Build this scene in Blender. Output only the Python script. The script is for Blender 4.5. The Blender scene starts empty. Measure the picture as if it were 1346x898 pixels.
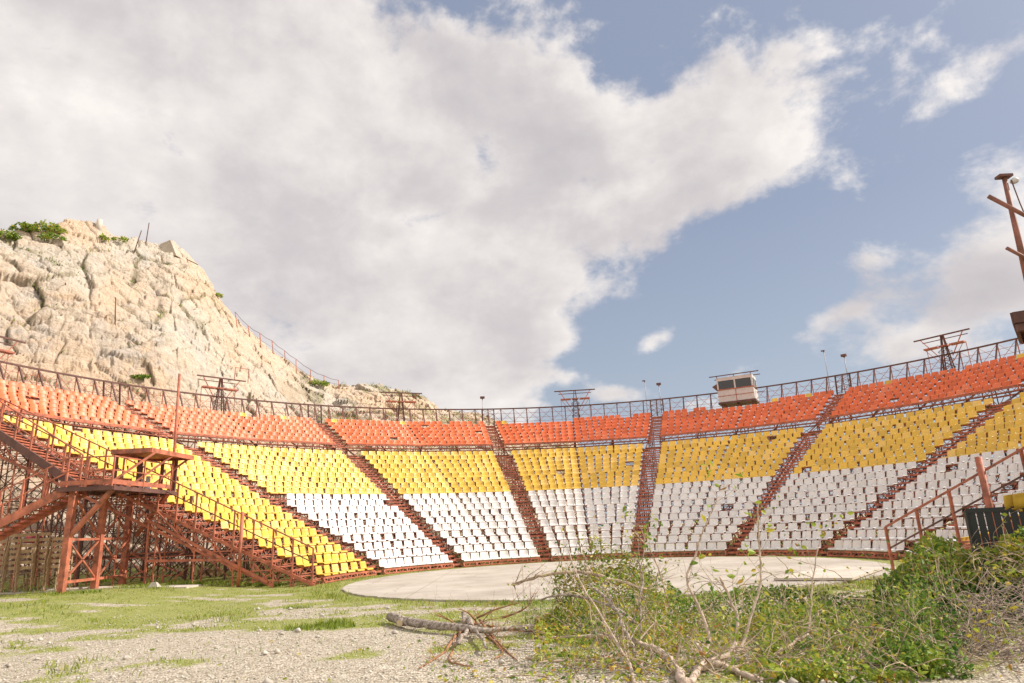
import bpy, math, random
import numpy as np
from math import sin, cos, asin, pi, radians, sqrt, atan2
from mathutils import Vector, Matrix, noise as mnoise

SC = bpy.context.scene
COL = SC.collection
# ------------------------------------------------------------------ camera
F, PT, RO, CH = 887.84, 0.27188, -0.04574, 1.65      # focal length in photo pixels, pitch, roll, eye height
U0, V0 = 673.0, 449.0
cam_d = bpy.data.cameras.new('camera')
cam = bpy.data.objects.new('camera', cam_d)
COL.objects.link(cam)
cam_d.sensor_width = 36.0
cam_d.lens = F / 1346.0 * 36.0
cam_d.clip_start = 0.1
cam_d.clip_end = 8000
up = Vector((0, -sin(PT), cos(PT)))
rt = Vector((1, 0, 0))
R_ = rt * cos(RO) + up * sin(RO)
U_ = -rt * sin(RO) + up * cos(RO)
B_ = R_.cross(U_)
m = Matrix(((R_.x, U_.x, B_.x, 0), (R_.y, U_.y, B_.y, 0), (R_.z, U_.z, B_.z, CH), (0, 0, 0, 1)))
cam.matrix_world = m
SC.camera = cam

# ------------------------------------------------------------------ light, exposure
SUN_AZ, SUN_EL = radians(84), radians(40)            # azimuth from +Y towards +X
sdir = Vector((sin(SUN_AZ) * cos(SUN_EL), cos(SUN_AZ) * cos(SUN_EL), sin(SUN_EL)))
sun_d = bpy.data.lights.new('sun', 'SUN')
sun_d.energy = 3.5
sun_d.angle = radians(0.5)
sun_d.color = (1.0, 0.93, 0.83)
sun = bpy.data.objects.new('sun', sun_d)
COL.objects.link(sun)
sun.rotation_euler = sdir.to_track_quat('Z', 'Y').to_euler()
SC.view_settings.view_transform = 'Standard'
SC.view_settings.look = 'None'
SC.view_settings.gamma = 1
SC.view_settings.exposure = 0.65
SC.cycles.max_bounces = 6
SC.cycles.transparent_max_bounces = 8


def ray(u, v):
    xr = (u - U0) / F
    yr = (V0 - v) / F
    xc = xr * cos(RO) - yr * sin(RO)
    yc = xr * sin(RO) + yr * cos(RO)
    return Vector((xc, cos(PT) - sin(PT) * yc, sin(PT) + cos(PT) * yc))


def at(u, v, Y):
    """the place at depth Y seen at photo pixel u, v"""
    r = ray(u, v)
    return Vector((0, 0, CH)) + r * (Y / r.y)


def on_plane(u, v, p, n):
    r = ray(u, v)
    o = Vector((0, 0, CH))
    return o + r * ((Vector(p) - o).dot(n) / r.dot(n))


def to_px(x, y, z):
    z = z - CH
    zc = y * cos(PT) + z * sin(PT)
    yc = -y * sin(PT) + z * cos(PT)
    return U0 + F * (x * cos(RO) + yc * sin(RO)) / zc, V0 - F * (-x * sin(RO) + yc * cos(RO)) / zc, zc


# ------------------------------------------------------------------ sky
def make_world():
    w = bpy.data.worlds.new('World')
    SC.world = w
    w.use_nodes = True
    nt = w.node_tree
    nt.nodes.clear()
    N, L = nt.nodes.new, nt.links.new

    def val(x):
        return x

    def math_(op, a, b=None, c=None, clamp=False):
        n = N('ShaderNodeMath')
        n.operation = op
        n.use_clamp = clamp
        for i, s in enumerate((a, b, c)):
            if s is None:
                continue
            if isinstance(s, (int, float)):
                n.inputs[i].default_value = s
            else:
                L(s, n.inputs[i])
        return n.outputs[0]
    sky = N('ShaderNodeTexSky')
    sky.sky_type = 'NISHITA'
    sky.sun_disc = False
    sky.sun_elevation = SUN_EL
    sky.sun_rotation = SUN_AZ
    sky.air_density = 1.0
    sky.dust_density = 2.5
    sky.ozone_density = 1.0
    tc = N('ShaderNodeTexCoord')
    sep = N('ShaderNodeSeparateXYZ')
    L(tc.outputs['Generated'], sep.inputs[0])
    X, Y, Z = sep.outputs
    az = math_('ARCTAN2', X, Y)
    el = math_('ARCSINE', Z)
    # soft masses of cloud: centre and radii given as directions of the sky
    def azel(u, v):
        r = ray(u, v).normalized()
        return atan2(r.x, r.y), asin(r.z)
    blobs = [  # u, v, radius u, radius v, tilt, weight
        (20, 150, 400, 340, 0.0, 1.15), (400, 250, 330, 230, 0.1, 1.15), (250, -40, 240, 120, 0.0, 0.9), (630, 170, 190, 120, 0.2, 1.0),
        (770, 235, 180, 115, 0.25, 1.0), (905, 205, 130, 75, 0.4, 0.95), (1020, 160, 105, 55, 0.5, 0.85), (610, 360, 170, 90, 0.1, 1.0), (880, 400, 130, 70, 0.5, -0.75), (800, 490, 80, 40, 0.2, -0.6),
        (300, 400, 400, 150, 0.0, 1.1), (620, 490, 125, 52, 0.0, 0.95), (450, 470, 160, 70, 0.0, 1.0), (-250, 300, 420, 500, 0.0, 1.1),
        (1270, 400, 150, 44, 0.38, 1.25), (1250, 108, 75, 34, 0.2, 1.1), (1155, 215, 60, 22, 0.2, 0.52), (930, 75, 170, 40, 0.35, 0.26),
        (865, 447, 40, 18, 0.3, 1.5), (1108, 410, 52, 18, 0.35, 0.85), (812, 520, 50, 16, 0.0, 1.3), (955, 350, 75, 24, 0.2, 0.46),
        (1000, 5, 190, 55, 0.1, -0.6), (590, 5, 110, 26, -0.2, -0.6), (1090, 270, 90, 45, 0.4, -0.4), (545, 458, 34, 11, 0.0, -1.3), (640, 455, 22, 8, 0.0, -0.8),
        (1700, 250, 260, 120, 0.2, 0.6), (745, 497, 36, 14, 0.0, 0.6), (1060, 30, 190, 40, 0.2, 0.16),
    ]
    total = None
    for (u, v, ru, rv, tilt, wt) in blobs:
        a0, e0 = azel(u, v)
        ra = ru / 950.0
        re = rv / 950.0
        da = math_('SUBTRACT', az, a0)
        de = math_('SUBTRACT', el, e0)
        ct, st = cos(tilt), sin(tilt)
        p = math_('ADD', math_('MULTIPLY', da, ct / ra), math_('MULTIPLY', de, st / ra))
        q = math_('ADD', math_('MULTIPLY', da, -st / re), math_('MULTIPLY', de, ct / re))
        d2 = math_('ADD', math_('MULTIPLY', p, p), math_('MULTIPLY', q, q))
        g = math_('MULTIPLY', math_('POWER', 2.718, math_('MULTIPLY', d2, -0.9)), wt)
        total = g if total is None else math_('ADD', total, g)

    def fbm(vec, scale, detail, rough, dist):
        n = N('ShaderNodeTexNoise')
        n.inputs['Scale'].default_value = scale
        n.inputs['Detail'].default_value = detail
        n.inputs['Roughness'].default_value = rough
        n.inputs['Distortion'].default_value = dist
        L(vec, n.inputs['Vector'])
        return n.outputs['Fac']
    comb = N('ShaderNodeCombineXYZ')       # clouds flattened towards the horizon
    L(math_('MULTIPLY', az, 1.0), comb.inputs[0])
    L(math_('MULTIPLY', el, 1.45), comb.inputs[1])
    v1 = comb.outputs[0]
    sh = N('ShaderNodeVectorMath')
    sh.operation = 'ADD'
    L(v1, sh.inputs[0])
    sh.inputs[1].default_value = (0.035, 0.05, 0)
    n1 = fbm(v1, 3.3, 13, 0.58, 0.12)
    n2 = fbm(sh.outputs[0], 3.3, 13, 0.58, 0.12)
    n3 = fbm(v1, 1.9, 4, 0.5, 0.0)
    n4 = fbm(v1, 11.0, 9, 0.62, 0.1)
    tot = math_('MINIMUM', total, 1.45)
    dens = math_('ADD', tot, math_('MULTIPLY', math_('SUBTRACT', n1, 0.5), 2.9))
    n5 = fbm(v1, 7.0, 10, 0.6, 0.3)
    dens = math_('ADD', dens, math_('MULTIPLY', math_('SUBTRACT', n5, 0.5), 2.3))
    dens = math_('ADD', dens, math_('MULTIPLY', math_('SUBTRACT', n4, 0.5), 1.6))
    mr = N('ShaderNodeMapRange')
    mr.interpolation_type = 'SMOOTHSTEP'
    L(dens, mr.inputs['Value'])
    mr.inputs['From Min'].default_value = 0.26
    mr.inputs['From Max'].default_value = 1.02
    alpha = mr.outputs[0]
    # how lit each bit of cloud is
    inner = N('ShaderNodeMapRange')
    L(dens, inner.inputs['Value'])
    inner.inputs['From Min'].default_value = 0.6
    inner.inputs['From Max'].default_value = 1.5
    inner.inputs['To Min'].default_value = 2.0
    inner.inputs['To Max'].default_value = 1.1
    relief = math_('MULTIPLY', math_('SUBTRACT', n1, n2), inner.outputs[0])
    thick = math_('MULTIPLY', math_('SUBTRACT', dens, 0.9), -0.22)
    tone = math_('ADD', math_('ADD', 0.70, relief), math_('ADD', thick, math_('MULTIPLY', math_('SUBTRACT', n3, 0.5), -1.5)))
    cr = N('ShaderNodeValToRGB')
    el_ = cr.color_ramp.elements
    el_[0].position = 0.1
    el_[0].color = (3.35 / 8, 3.15 / 8, 3.35 / 8, 1)
    el_[1].position = 0.95
    el_[1].color = (6.3 / 8, 5.95 / 8, 5.7 / 8, 1)
    e = el_.new(0.5)
    e.color = (4.35 / 8, 4.08 / 8, 4.12 / 8, 1)
    L(tone, cr.inputs[0])
    cm = N('ShaderNodeVectorMath')
    cm.operation = 'SCALE'
    L(cr.outputs[0], cm.inputs[0])
    cm.inputs['Scale'].default_value = 8.0
    hz = N('ShaderNodeMixRGB')
    hz.inputs[0].default_value = 0.76
    L(sky.outputs[0], hz.inputs[1])
    hzc = N('ShaderNodeValToRGB')
    hzc.color_ramp.elements[0].position = 0.02
    hzc.color_ramp.elements[0].color = (3.1 / 8, 3.5 / 8, 4.0 / 8, 1)
    hzc.color_ramp.elements[1].position = 0.42
    hzc.color_ramp.elements[1].color = (2.0 / 8, 2.3 / 8, 3.05 / 8, 1)
    L(el, hzc.inputs[0])
    hzs = N('ShaderNodeVectorMath')
    hzs.operation = 'SCALE'
    L(hzc.outputs[0], hzs.inputs[0])
    hzs.inputs['Scale'].default_value = 8.0
    L(hzs.outputs[0], hz.inputs[2])
    mx = N('ShaderNodeMixRGB')
    L(alpha, mx.inputs[0])
    L(hz.outputs[0], mx.inputs[1])
    L(cm.outputs[0], mx.inputs[2])
    # added: unseen bright cloud behind the viewer, lifting the fill on shaded seats
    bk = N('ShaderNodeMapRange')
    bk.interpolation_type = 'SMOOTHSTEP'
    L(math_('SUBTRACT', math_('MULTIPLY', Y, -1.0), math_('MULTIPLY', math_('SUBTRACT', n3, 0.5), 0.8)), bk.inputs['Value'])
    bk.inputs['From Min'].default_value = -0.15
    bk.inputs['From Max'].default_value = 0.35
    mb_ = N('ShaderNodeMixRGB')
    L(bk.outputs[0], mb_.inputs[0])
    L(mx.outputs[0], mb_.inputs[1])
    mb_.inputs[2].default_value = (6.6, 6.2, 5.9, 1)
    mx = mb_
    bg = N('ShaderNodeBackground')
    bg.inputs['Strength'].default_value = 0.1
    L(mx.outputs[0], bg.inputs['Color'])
    out = N('ShaderNodeOutputWorld')
    L(bg.outputs[0], out.inputs['Surface'])


make_world()


# ------------------------------------------------------------------ materials
def mat(name, color, rough=0.6, metal=0.0, vary=0.0, vscale=3.0, color2=None, c2scale=4.0, c2lo=0.45, c2hi=0.6, bump=0.0, bscale=20.0, tone=None, spec=0.5):
    mt = bpy.data.materials.new(name)
    mt.use_nodes = True
    nt = mt.node_tree
    N, L = nt.nodes.new, nt.links.new
    b = nt.nodes['Principled BSDF']
    b.inputs['Roughness'].default_value = rough
    b.inputs['Metallic'].default_value = metal
    b.inputs['Specular IOR Level'].default_value = spec
    tc = N('ShaderNodeTexCoord')
    geo = N('ShaderNodeNewGeometry')
    pos = geo.outputs['Position']
    rgb = N('ShaderNodeRGB')
    rgb.outputs[0].default_value = (*color, 1)
    c = rgb.outputs[0]
    if color2:
        n = N('ShaderNodeTexNoise')
        n.inputs['Scale'].default_value = c2scale
        n.inputs['Detail'].default_value = 6
        n.inputs['Roughness'].default_value = 0.65
        L(pos, n.inputs['Vector'])
        mr = N('ShaderNodeMapRange')
        L(n.outputs['Fac'], mr.inputs[0])
        mr.inputs[1].default_value = c2lo
        mr.inputs[2].default_value = c2hi
        mx = N('ShaderNodeMixRGB')
        L(mr.outputs[0], mx.inputs[0])
        L(c, mx.inputs[1])
        mx.inputs[2].default_value = (*color2, 1)
        c = mx.outputs[0]
    if vary:
        n = N('ShaderNodeTexNoise')
        n.inputs['Scale'].default_value = vscale
        n.inputs['Detail'].default_value = 5
        L(pos, n.inputs['Vector'])
        mr = N('ShaderNodeMapRange')
        L(n.outputs['Fac'], mr.inputs[0])
        mr.inputs[1].default_value = 0.3
        mr.inputs[2].default_value = 0.7
        mr.inputs[3].default_value = 1 - vary
        mr.inputs[4].default_value = 1 + vary
        mx = N('ShaderNodeVectorMath')
        mx.operation = 'SCALE'
        L(c, mx.inputs[0])
        L(mr.outputs[0], mx.inputs['Scale'])
        c = mx.outputs[0]
    if tone:
        a = N('ShaderNodeAttribute')
        a.attribute_name = 'tone'
        mr = N('ShaderNodeMapRange')
        L(a.outputs['Fac'], mr.inputs[0])
        mr.inputs[3].default_value = 1 - tone[1]
        mr.inputs[4].default_value = 1 + tone[1]
        mx = N('ShaderNodeVectorMath')
        mx.operation = 'SCALE'
        L(c, mx.inputs[0])
        L(mr.outputs[0], mx.inputs['Scale'])
        m2 = N('ShaderNodeMixRGB')
        mr2 = N('ShaderNodeMapRange')
        L(a.outputs['Fac'], mr2.inputs[0])
        mr2.inputs[1].default_value = 0.72
        mr2.inputs[4].default_value = 0.55
        L(mr2.outputs[0], m2.inputs[0])
        L(mx.outputs[0], m2.inputs[1])
        m2.inputs[2].default_value = (*tone[0], 1)
        c = m2.outputs[0]
    L(c, b.inputs['Base Color'])
    if bump:
        n = N('ShaderNodeTexNoise')
        n.inputs['Scale'].default_value = bscale
        n.inputs['Detail'].default_value = 6
        L(pos, n.inputs['Vector'])
        bp = N('ShaderNodeBump')
        bp.inputs['Strength'].default_value = bump
        bp.inputs['Distance'].default_value = 0.05
        L(n.outputs['Fac'], bp.inputs['Height'])
        L(bp.outputs[0], b.inputs['Normal'])
    return mt


M = {}
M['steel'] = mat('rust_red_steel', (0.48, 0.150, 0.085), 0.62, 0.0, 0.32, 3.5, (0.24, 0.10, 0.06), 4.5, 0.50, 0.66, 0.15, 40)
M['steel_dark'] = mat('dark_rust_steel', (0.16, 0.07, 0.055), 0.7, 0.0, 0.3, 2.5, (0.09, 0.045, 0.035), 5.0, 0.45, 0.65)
M['grey_steel'] = mat('grey_steel', (0.33, 0.31, 0.31), 0.5, 0.3, 0.15)
M['white_seat'] = mat('white_plastic', (0.78, 0.745, 0.715), 0.42, 0, 0.06, 9, (0.56, 0.51, 0.46), 7.0, 0.56, 0.76, tone=((0.60, 0.56, 0.50), 0.09))
M['yellow_seat'] = mat('yellow_plastic', (0.80, 0.51, 0.07), 0.42, 0, 0.08, 9, (0.62, 0.40, 0.10), 7.0, 0.56, 0.76, tone=((0.76, 0.55, 0.24), 0.16))
M['orange_seat'] = mat('orange_plastic', (0.76, 0.165, 0.048), 0.45, 0, 0.08, 9, (0.58, 0.14, 0.06), 7.0, 0.56, 0.76, tone=((0.72, 0.27, 0.14), 0.16))
M['booth_white'] = mat('booth_panel', (0.62, 0.58, 0.56), 0.5, 0, 0.08, 3, (0.36, 0.24, 0.19), 5, 0.6, 0.8)
M['concrete'] = mat('concrete', (0.60, 0.53, 0.45), 0.85, 0, 0.10, 0.7, (0.45, 0.38, 0.31), 1.6, 0.5, 0.75, 0.12, 60, spec=0.2)
M['pale_bark'] = mat('pale_bark', (0.62, 0.49, 0.385), 0.85, 0, 0.25, 14, (0.36, 0.27, 0.21), 12, 0.48, 0.66, 0.5, 60, spec=0.2)
M['bark'] = mat('bark', (0.52, 0.44, 0.365), 0.85, 0, 0.3, 14, (0.20, 0.15, 0.12), 18, 0.45, 0.6, 0.7, 50, spec=0.2)
M['bark_orange'] = mat('orange_bark', (0.42, 0.20, 0.10), 0.8, 0, 0.25, 14, (0.25, 0.15, 0.10), 12, 0.45, 0.6, 0.3, 60, spec=0.2)
M['mast_steel'] = mat('shaded_mast_steel', (0.30, 0.115, 0.08), 0.65, 0.0, 0.25, 3, (0.20, 0.09, 0.06), 4)  # browner copy of the steel, the mast's shaded side put into its colour
M['twig'] = mat('dry_twig', (0.60, 0.46, 0.33), 0.85, 0, 0.35, 9, (0.24, 0.17, 0.12), 5, 0.45, 0.6, spec=0.2)
M['cut_wood'] = mat('cut_wood', (0.62, 0.48, 0.30), 0.8, 0, 0.1, 20)
M['wood_tan'] = mat('tan_wood', (0.52, 0.35, 0.21), 0.7, 0, 0.3, 6, (0.18, 0.11, 0.07), 6, 0.5, 0.7)
M['tarp_red'] = mat('red_cloth', (0.30, 0.05, 0.06), 0.9)
M['black_metal'] = mat('black_metal', (0.022, 0.026, 0.024), 0.5)
M['white_box'] = mat('white_box', (0.6, 0.58, 0.55), 0.5)


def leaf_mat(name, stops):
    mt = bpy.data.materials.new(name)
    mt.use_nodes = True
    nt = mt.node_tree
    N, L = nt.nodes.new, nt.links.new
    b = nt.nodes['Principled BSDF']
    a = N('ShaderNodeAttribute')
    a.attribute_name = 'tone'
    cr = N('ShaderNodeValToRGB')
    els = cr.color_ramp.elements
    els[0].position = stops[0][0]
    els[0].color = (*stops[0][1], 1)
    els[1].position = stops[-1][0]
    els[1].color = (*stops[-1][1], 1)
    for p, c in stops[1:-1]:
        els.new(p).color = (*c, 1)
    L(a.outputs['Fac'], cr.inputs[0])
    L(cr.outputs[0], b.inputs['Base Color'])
    b.inputs['Roughness'].default_value = 0.5
    b.inputs['Specular IOR Level'].default_value = 0.3
    tr = N('ShaderNodeBsdfTranslucent')
    L(cr.outputs[0], tr.inputs['Color'])
    mx = N('ShaderNodeMixShader')
    mx.inputs[0].default_value = 0.35
    L(b.outputs[0], mx.inputs[1])
    L(tr.outputs[0], mx.inputs[2])
    L(mx.outputs[0], nt.nodes['Material Output'].inputs['Surface'])
    return mt


M['leaf'] = leaf_mat('leaf', [(0.0, (0.03, 0.08, 0.015)), (0.35, (0.13, 0.24, 0.03)), (0.65, (0.38, 0.46, 0.06)), (0.86, (0.64, 0.50, 0.07)), (1.0, (0.40, 0.20, 0.06))])
M['grey_twig'] = mat('grey_twig', (0.40, 0.32, 0.27), 0.85, 0, 0.3, 9, (0.20, 0.155, 0.13), 5, 0.45, 0.6, spec=0.2)
M['grass'] = leaf_mat('grass_blade', [(0.0, (0.07, 0.13, 0.015)), (0.5, (0.26, 0.34, 0.04)), (0.8, (0.42, 0.43, 0.08)), (1.0, (0.48, 0.41, 0.20))])
M['reed'] = leaf_mat('long_leaf', [(0.0, (0.08, 0.14, 0.035)), (0.6, (0.24, 0.31, 0.10)), (1.0, (0.50, 0.48, 0.24))])

g = bpy.data.materials.new('booth_glass')
g.use_nodes = True
gb = g.node_tree.nodes['Principled BSDF']
gb.inputs['Base Color'].default_value = (0.05, 0.055, 0.06, 1)
gb.inputs['Roughness'].default_value = 0.12
M['glass'] = g


# ------------------------------------------------------------------ mesh helpers
class MB:
    def __init__(s):
        s.v, s.f, s.t = [], [], []

    def add(s, vs, fs, tone=None):
        o = len(s.v)
        s.v.extend(tuple(x) for x in vs)
        s.f.extend(tuple(i + o for i in q) for q in fs)
        if tone is not None:
            s.t.extend([tone] * len(vs))
        return s

    def bar(s, p, q, w=0.05, h=None, upv=None):
        p, q = Vector(p), Vector(q)
        d = q - p
        if d.length < 1e-5:
            return s
        d.normalize()
        h = w if h is None else h
        ref = Vector(upv) if upv is not None else (Vector((0, 0, 1)) if abs(d.z) < 0.95 else Vector((1, 0, 0)))
        a = d.cross(ref).normalized() * (w / 2)
        b = a.cross(d).normalized() * (h / 2)
        vs = [p - a - b, p + a - b, p + a + b, p - a + b, q - a - b, q + a - b, q + a + b, q - a + b]
        return s.add(vs, [(0, 1, 5, 4), (1, 2, 6, 5), (2, 3, 7, 6), (3, 0, 4, 7), (3, 2, 1, 0), (4, 5, 6, 7)])

    def poly(s, pts, w=0.05, h=None):
        for a, b in zip(pts, pts[1:]):
            s.bar(a, b, w, h)
        return s

    def hexa(s, c):           # eight corners, bottom ring then top ring
        return s.add(c, [(3, 2, 1, 0), (4, 5, 6, 7), (0, 1, 5, 4), (1, 2, 6, 5), (2, 3, 7, 6), (3, 0, 4, 7)])

    def box(s, c, sx, sy, sz, ax=Vector((1, 0, 0)), ay=Vector((0, 1, 0)), az=Vector((0, 0, 1))):
        c = Vector(c)
        out = []
        for dz in (-1, 1):
            for dx, dy in ((-1, -1), (1, -1), (1, 1), (-1, 1)):
                out.append(c + ax * (dx * sx / 2) + ay * (dy * sy / 2) + az * (dz * sz / 2))
        return s.hexa(out)

    def tube(s, pts, rad, n=6, cap=True, tone=None):
        pts = [Vector(p) for p in pts]
        k = len(pts)
        rad = [rad] * k if isinstance(rad, (int, float)) else rad
        vs, fs = [], []
        ref = None
        for i, p in enumerate(pts):
            d = (pts[min(i + 1, k - 1)] - pts[max(i - 1, 0)])
            d = d.normalized() if d.length > 1e-9 else Vector((0, 0, 1))
            if ref is None:
                ref = Vector((0, 0, 1)) if abs(d.z) < 0.9 else Vector((1, 0, 0))
            a = d.cross(ref)
            a = a.normalized() if a.length > 1e-6 else d.orthogonal().normalized()
            b = a.cross(d)
            ref = b
            for j in range(n):
                t = 2 * pi * j / n
                vs.append(p + (a * cos(t) + b * sin(t)) * rad[i])
        for i in range(k - 1):
            for j in range(n):
                fs.append((i * n + j, i * n + (j + 1) % n, (i + 1) * n + (j + 1) % n, (i + 1) * n + j))
        if cap:
            fs.append(tuple(reversed(range(n))))
            fs.append(tuple(range((k - 1) * n, k * n)))
        return s.add(vs, fs, tone)

    def build(s, name, mt, parent=None, smooth=False):
        me = bpy.data.meshes.new(name)
        me.from_pydata(s.v, [], s.f)
        me.materials.append(M[mt] if isinstance(mt, str) else mt)
        if s.t and len(s.t) == len(s.v):
            a = me.attributes.new('tone', 'FLOAT', 'POINT')
            a.data.foreach_set('value', s.t)
        if smooth:
            me.polygons.foreach_set('use_smooth', [True] * len(me.polygons))
        o = bpy.data.objects.new(name, me)
        COL.objects.link(o)
        if parent is not None:
            o.parent = parent
            o.matrix_parent_inverse = Matrix.Translation(-parent.location) if parent.type == 'EMPTY' else Matrix()
        return o


def tag(o, label=None, cat=None, group=None, kind=None):
    if label:
        o['label'] = label
    if cat:
        o['category'] = cat
    if group:
        o['group'] = group
    if kind:
        o['kind'] = kind
    return o


def thing(name, loc, label, cat, group=None):
    o = bpy.data.objects.new(name, None)
    COL.objects.link(o)
    o.location = loc
    o.empty_display_size = 0.2
    return tag(o, label, cat, group)


def mesh_np(name, V, Fq, mt, tone=None, smooth=False, parent=None):
    """fast mesh from numpy arrays; Fq is k x 4 (or k x 3)"""
    me = bpy.data.meshes.new(name)
    V = np.asarray(V, dtype=np.float32)
    Fq = np.asarray(Fq, dtype=np.int32)
    k, c = Fq.shape
    me.vertices.add(len(V))
    me.vertices.foreach_set('co', V.ravel())
    me.loops.add(k * c)
    me.loops.foreach_set('vertex_index', Fq.ravel())
    me.polygons.add(k)
    me.polygons.foreach_set('loop_start', np.arange(0, k * c, c, dtype=np.int32))
    me.polygons.foreach_set('loop_total', np.full(k, c, dtype=np.int32))
    if smooth:
        me.polygons.foreach_set('use_smooth', np.ones(k, dtype=bool))
    for mm in (mt if isinstance(mt, (list, tuple)) else [mt]):
        me.materials.append(M[mm] if isinstance(mm, str) else mm)
    if tone is not None:
        a = me.attributes.new('tone', 'FLOAT', 'POINT')
        a.data.foreach_set('value', np.asarray(tone, dtype=np.float32))
    me.update(calc_edges=True)
    me.validate()
    o = bpy.data.objects.new(name, me)
    COL.objects.link(o)
    if parent is not None:
        o.parent = parent
        o.matrix_parent_inverse = Matrix.Translation(-parent.location) if parent.type == 'EMPTY' else Matrix()
    return o


# ---- numpy noise
def hash3(ix, iy, iz, s=0):
    h = (ix.astype(np.int64) * 374761393 + iy.astype(np.int64) * 668265263 + iz.astype(np.int64) * 2147483647 + s * 1274126177) & 0xffffffff
    h = ((h ^ (h >> 13)) * 1274126177) & 0xffffffff
    h = ((h ^ (h >> 16)) * 2246822519) & 0xffffffff
    h = h ^ (h >> 15)
    return (h & 0xffffff) / float(0xffffff)


def vnoise(P, s=0):
    i = np.floor(P)
    f = P - i
    f = f * f * (3 - 2 * f)
    ix, iy, iz = i[:, 0], i[:, 1], i[:, 2]
    out = 0
    for dx in (0, 1):
        for dy in (0, 1):
            for dz in (0, 1):
                w = (f[:, 0] if dx else 1 - f[:, 0]) * (f[:, 1] if dy else 1 - f[:, 1]) * (f[:, 2] if dz else 1 - f[:, 2])
                out = out + w * hash3(ix + dx, iy + dy, iz + dz, s)
    return out


def fbm(P, octs=5, s=0, gain=0.5):
    a, t, n = 1.0, 0, 0
    for k in range(octs):
        t = t + a * vnoise(P * (2 ** k) + 17.3 * k, s + k)
        n += a
        a *= gain
    return t / n


def facets(P, s=0):
    """blocky rock: each Voronoi cell is one tilted plane. Returns offset and distance to the cell border."""
    i = np.floor(P)
    b1 = np.full(len(P), 9.0)
    b2 = np.full(len(P), 9.0)
    off = np.zeros(len(P))
    for dx in (-1, 0, 1):
        for dy in (-1, 0, 1):
            for dz in (-1, 0, 1):
                c = i + np.array([dx, dy, dz])
                h = [hash3(c[:, 0], c[:, 1], c[:, 2], s + k) for k in range(3)]
                q = c + np.stack(h, 1)
                d = P - q
                D = np.sqrt((d ** 2).sum(1))
                rv = np.stack([hash3(c[:, 0], c[:, 1], c[:, 2], s + 10 + k) - 0.5 for k in range(3)], 1)
                o = (d * rv).sum(1) * 1.6 + hash3(c[:, 0], c[:, 1], c[:, 2], s + 20) - 0.5
                new = D < b1
                b2 = np.where(new, b1, np.minimum(b2, D))
                off = np.where(new, o, off)
                b1 = np.where(new, D, b1)
    return off, b2 - b1


def sstep(a, b, x):
    t = np.clip((x - a) / (b - a), 0, 1)
    return t * t * (3 - 2 * t)


# ------------------------------------------------------------------ theatre numbers
CX, CY = 2.92322, 25.91622
R0, DR, DH, Z0 = 10.55788, 0.77729, 0.37339, 0.32346
RO_, DO, HO, ZO = 26.98467, 0.78595, 0.37651, 8.15581
RR, ZR = 33.08305, 11.93151
TH0, DTH = -0.16145, 0.44613
THL, THR = -1.494, 2.49
NW, NY, NO = 10, 9, 7
C0 = Vector((CX, CY, 0))


def row_rz(i, orange):
    return (RO_ + i * DO, ZO + i * HO) if orange else (R0 + i * DR, Z0 + i * DH)


def aisle_w(i, orange):
    return 0.87 if orange else 0.606 + 0.0343 * i


def pol(r, th, z):
    return Vector((CX + r * sin(th), CY + r * cos(th), z))


def edges(b, r, w):
    """angles of the two sides and the middle of block b at radius r"""
    a = THL + asin(0.343 / r) if b == 0 else TH0 + (b - 3) * DTH + asin(w / 2 / r)
    c = THR - asin(0.343 / r) if b == 8 else TH0 + (b + 1 - 3) * DTH - asin(w / 2 / r)
    return a, (a + c) / 2, c


def gz(x, y):
    """ground height: rises a little towards the lookout tower"""
    return 0.28 * sstep(-8.5, -14.0, x) * sstep(12.0, 20.0, y)


# ------------------------------------------------------------------ ground
def grass_mask(x, y):
    P = np.stack([x * 0.33, y * 0.75, x * 0], 1)
    n = fbm(P, 5, 3, 0.6)
    P2 = np.stack([x * 1.7, y * 2.6, x * 0], 1)
    n2 = fbm(P2, 4, 9, 0.6)
    d = y + x * 0.05
    bias = np.interp(d, [6, 9.5, 11.5, 13.5, 16, 19, 24, 40], [-0.12, -0.075, -0.04, -0.005, 0.03, 0.065, 0.14, 0.2])
    st = np.sqrt((x - 3) ** 2 + (y - 25.7) ** 2)
    bias = bias + 0.22 * sstep(10.9, 9.3, st)
    return sstep(0.475, 0.555, n * 0.60 + n2 * 0.40 + bias)


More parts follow.
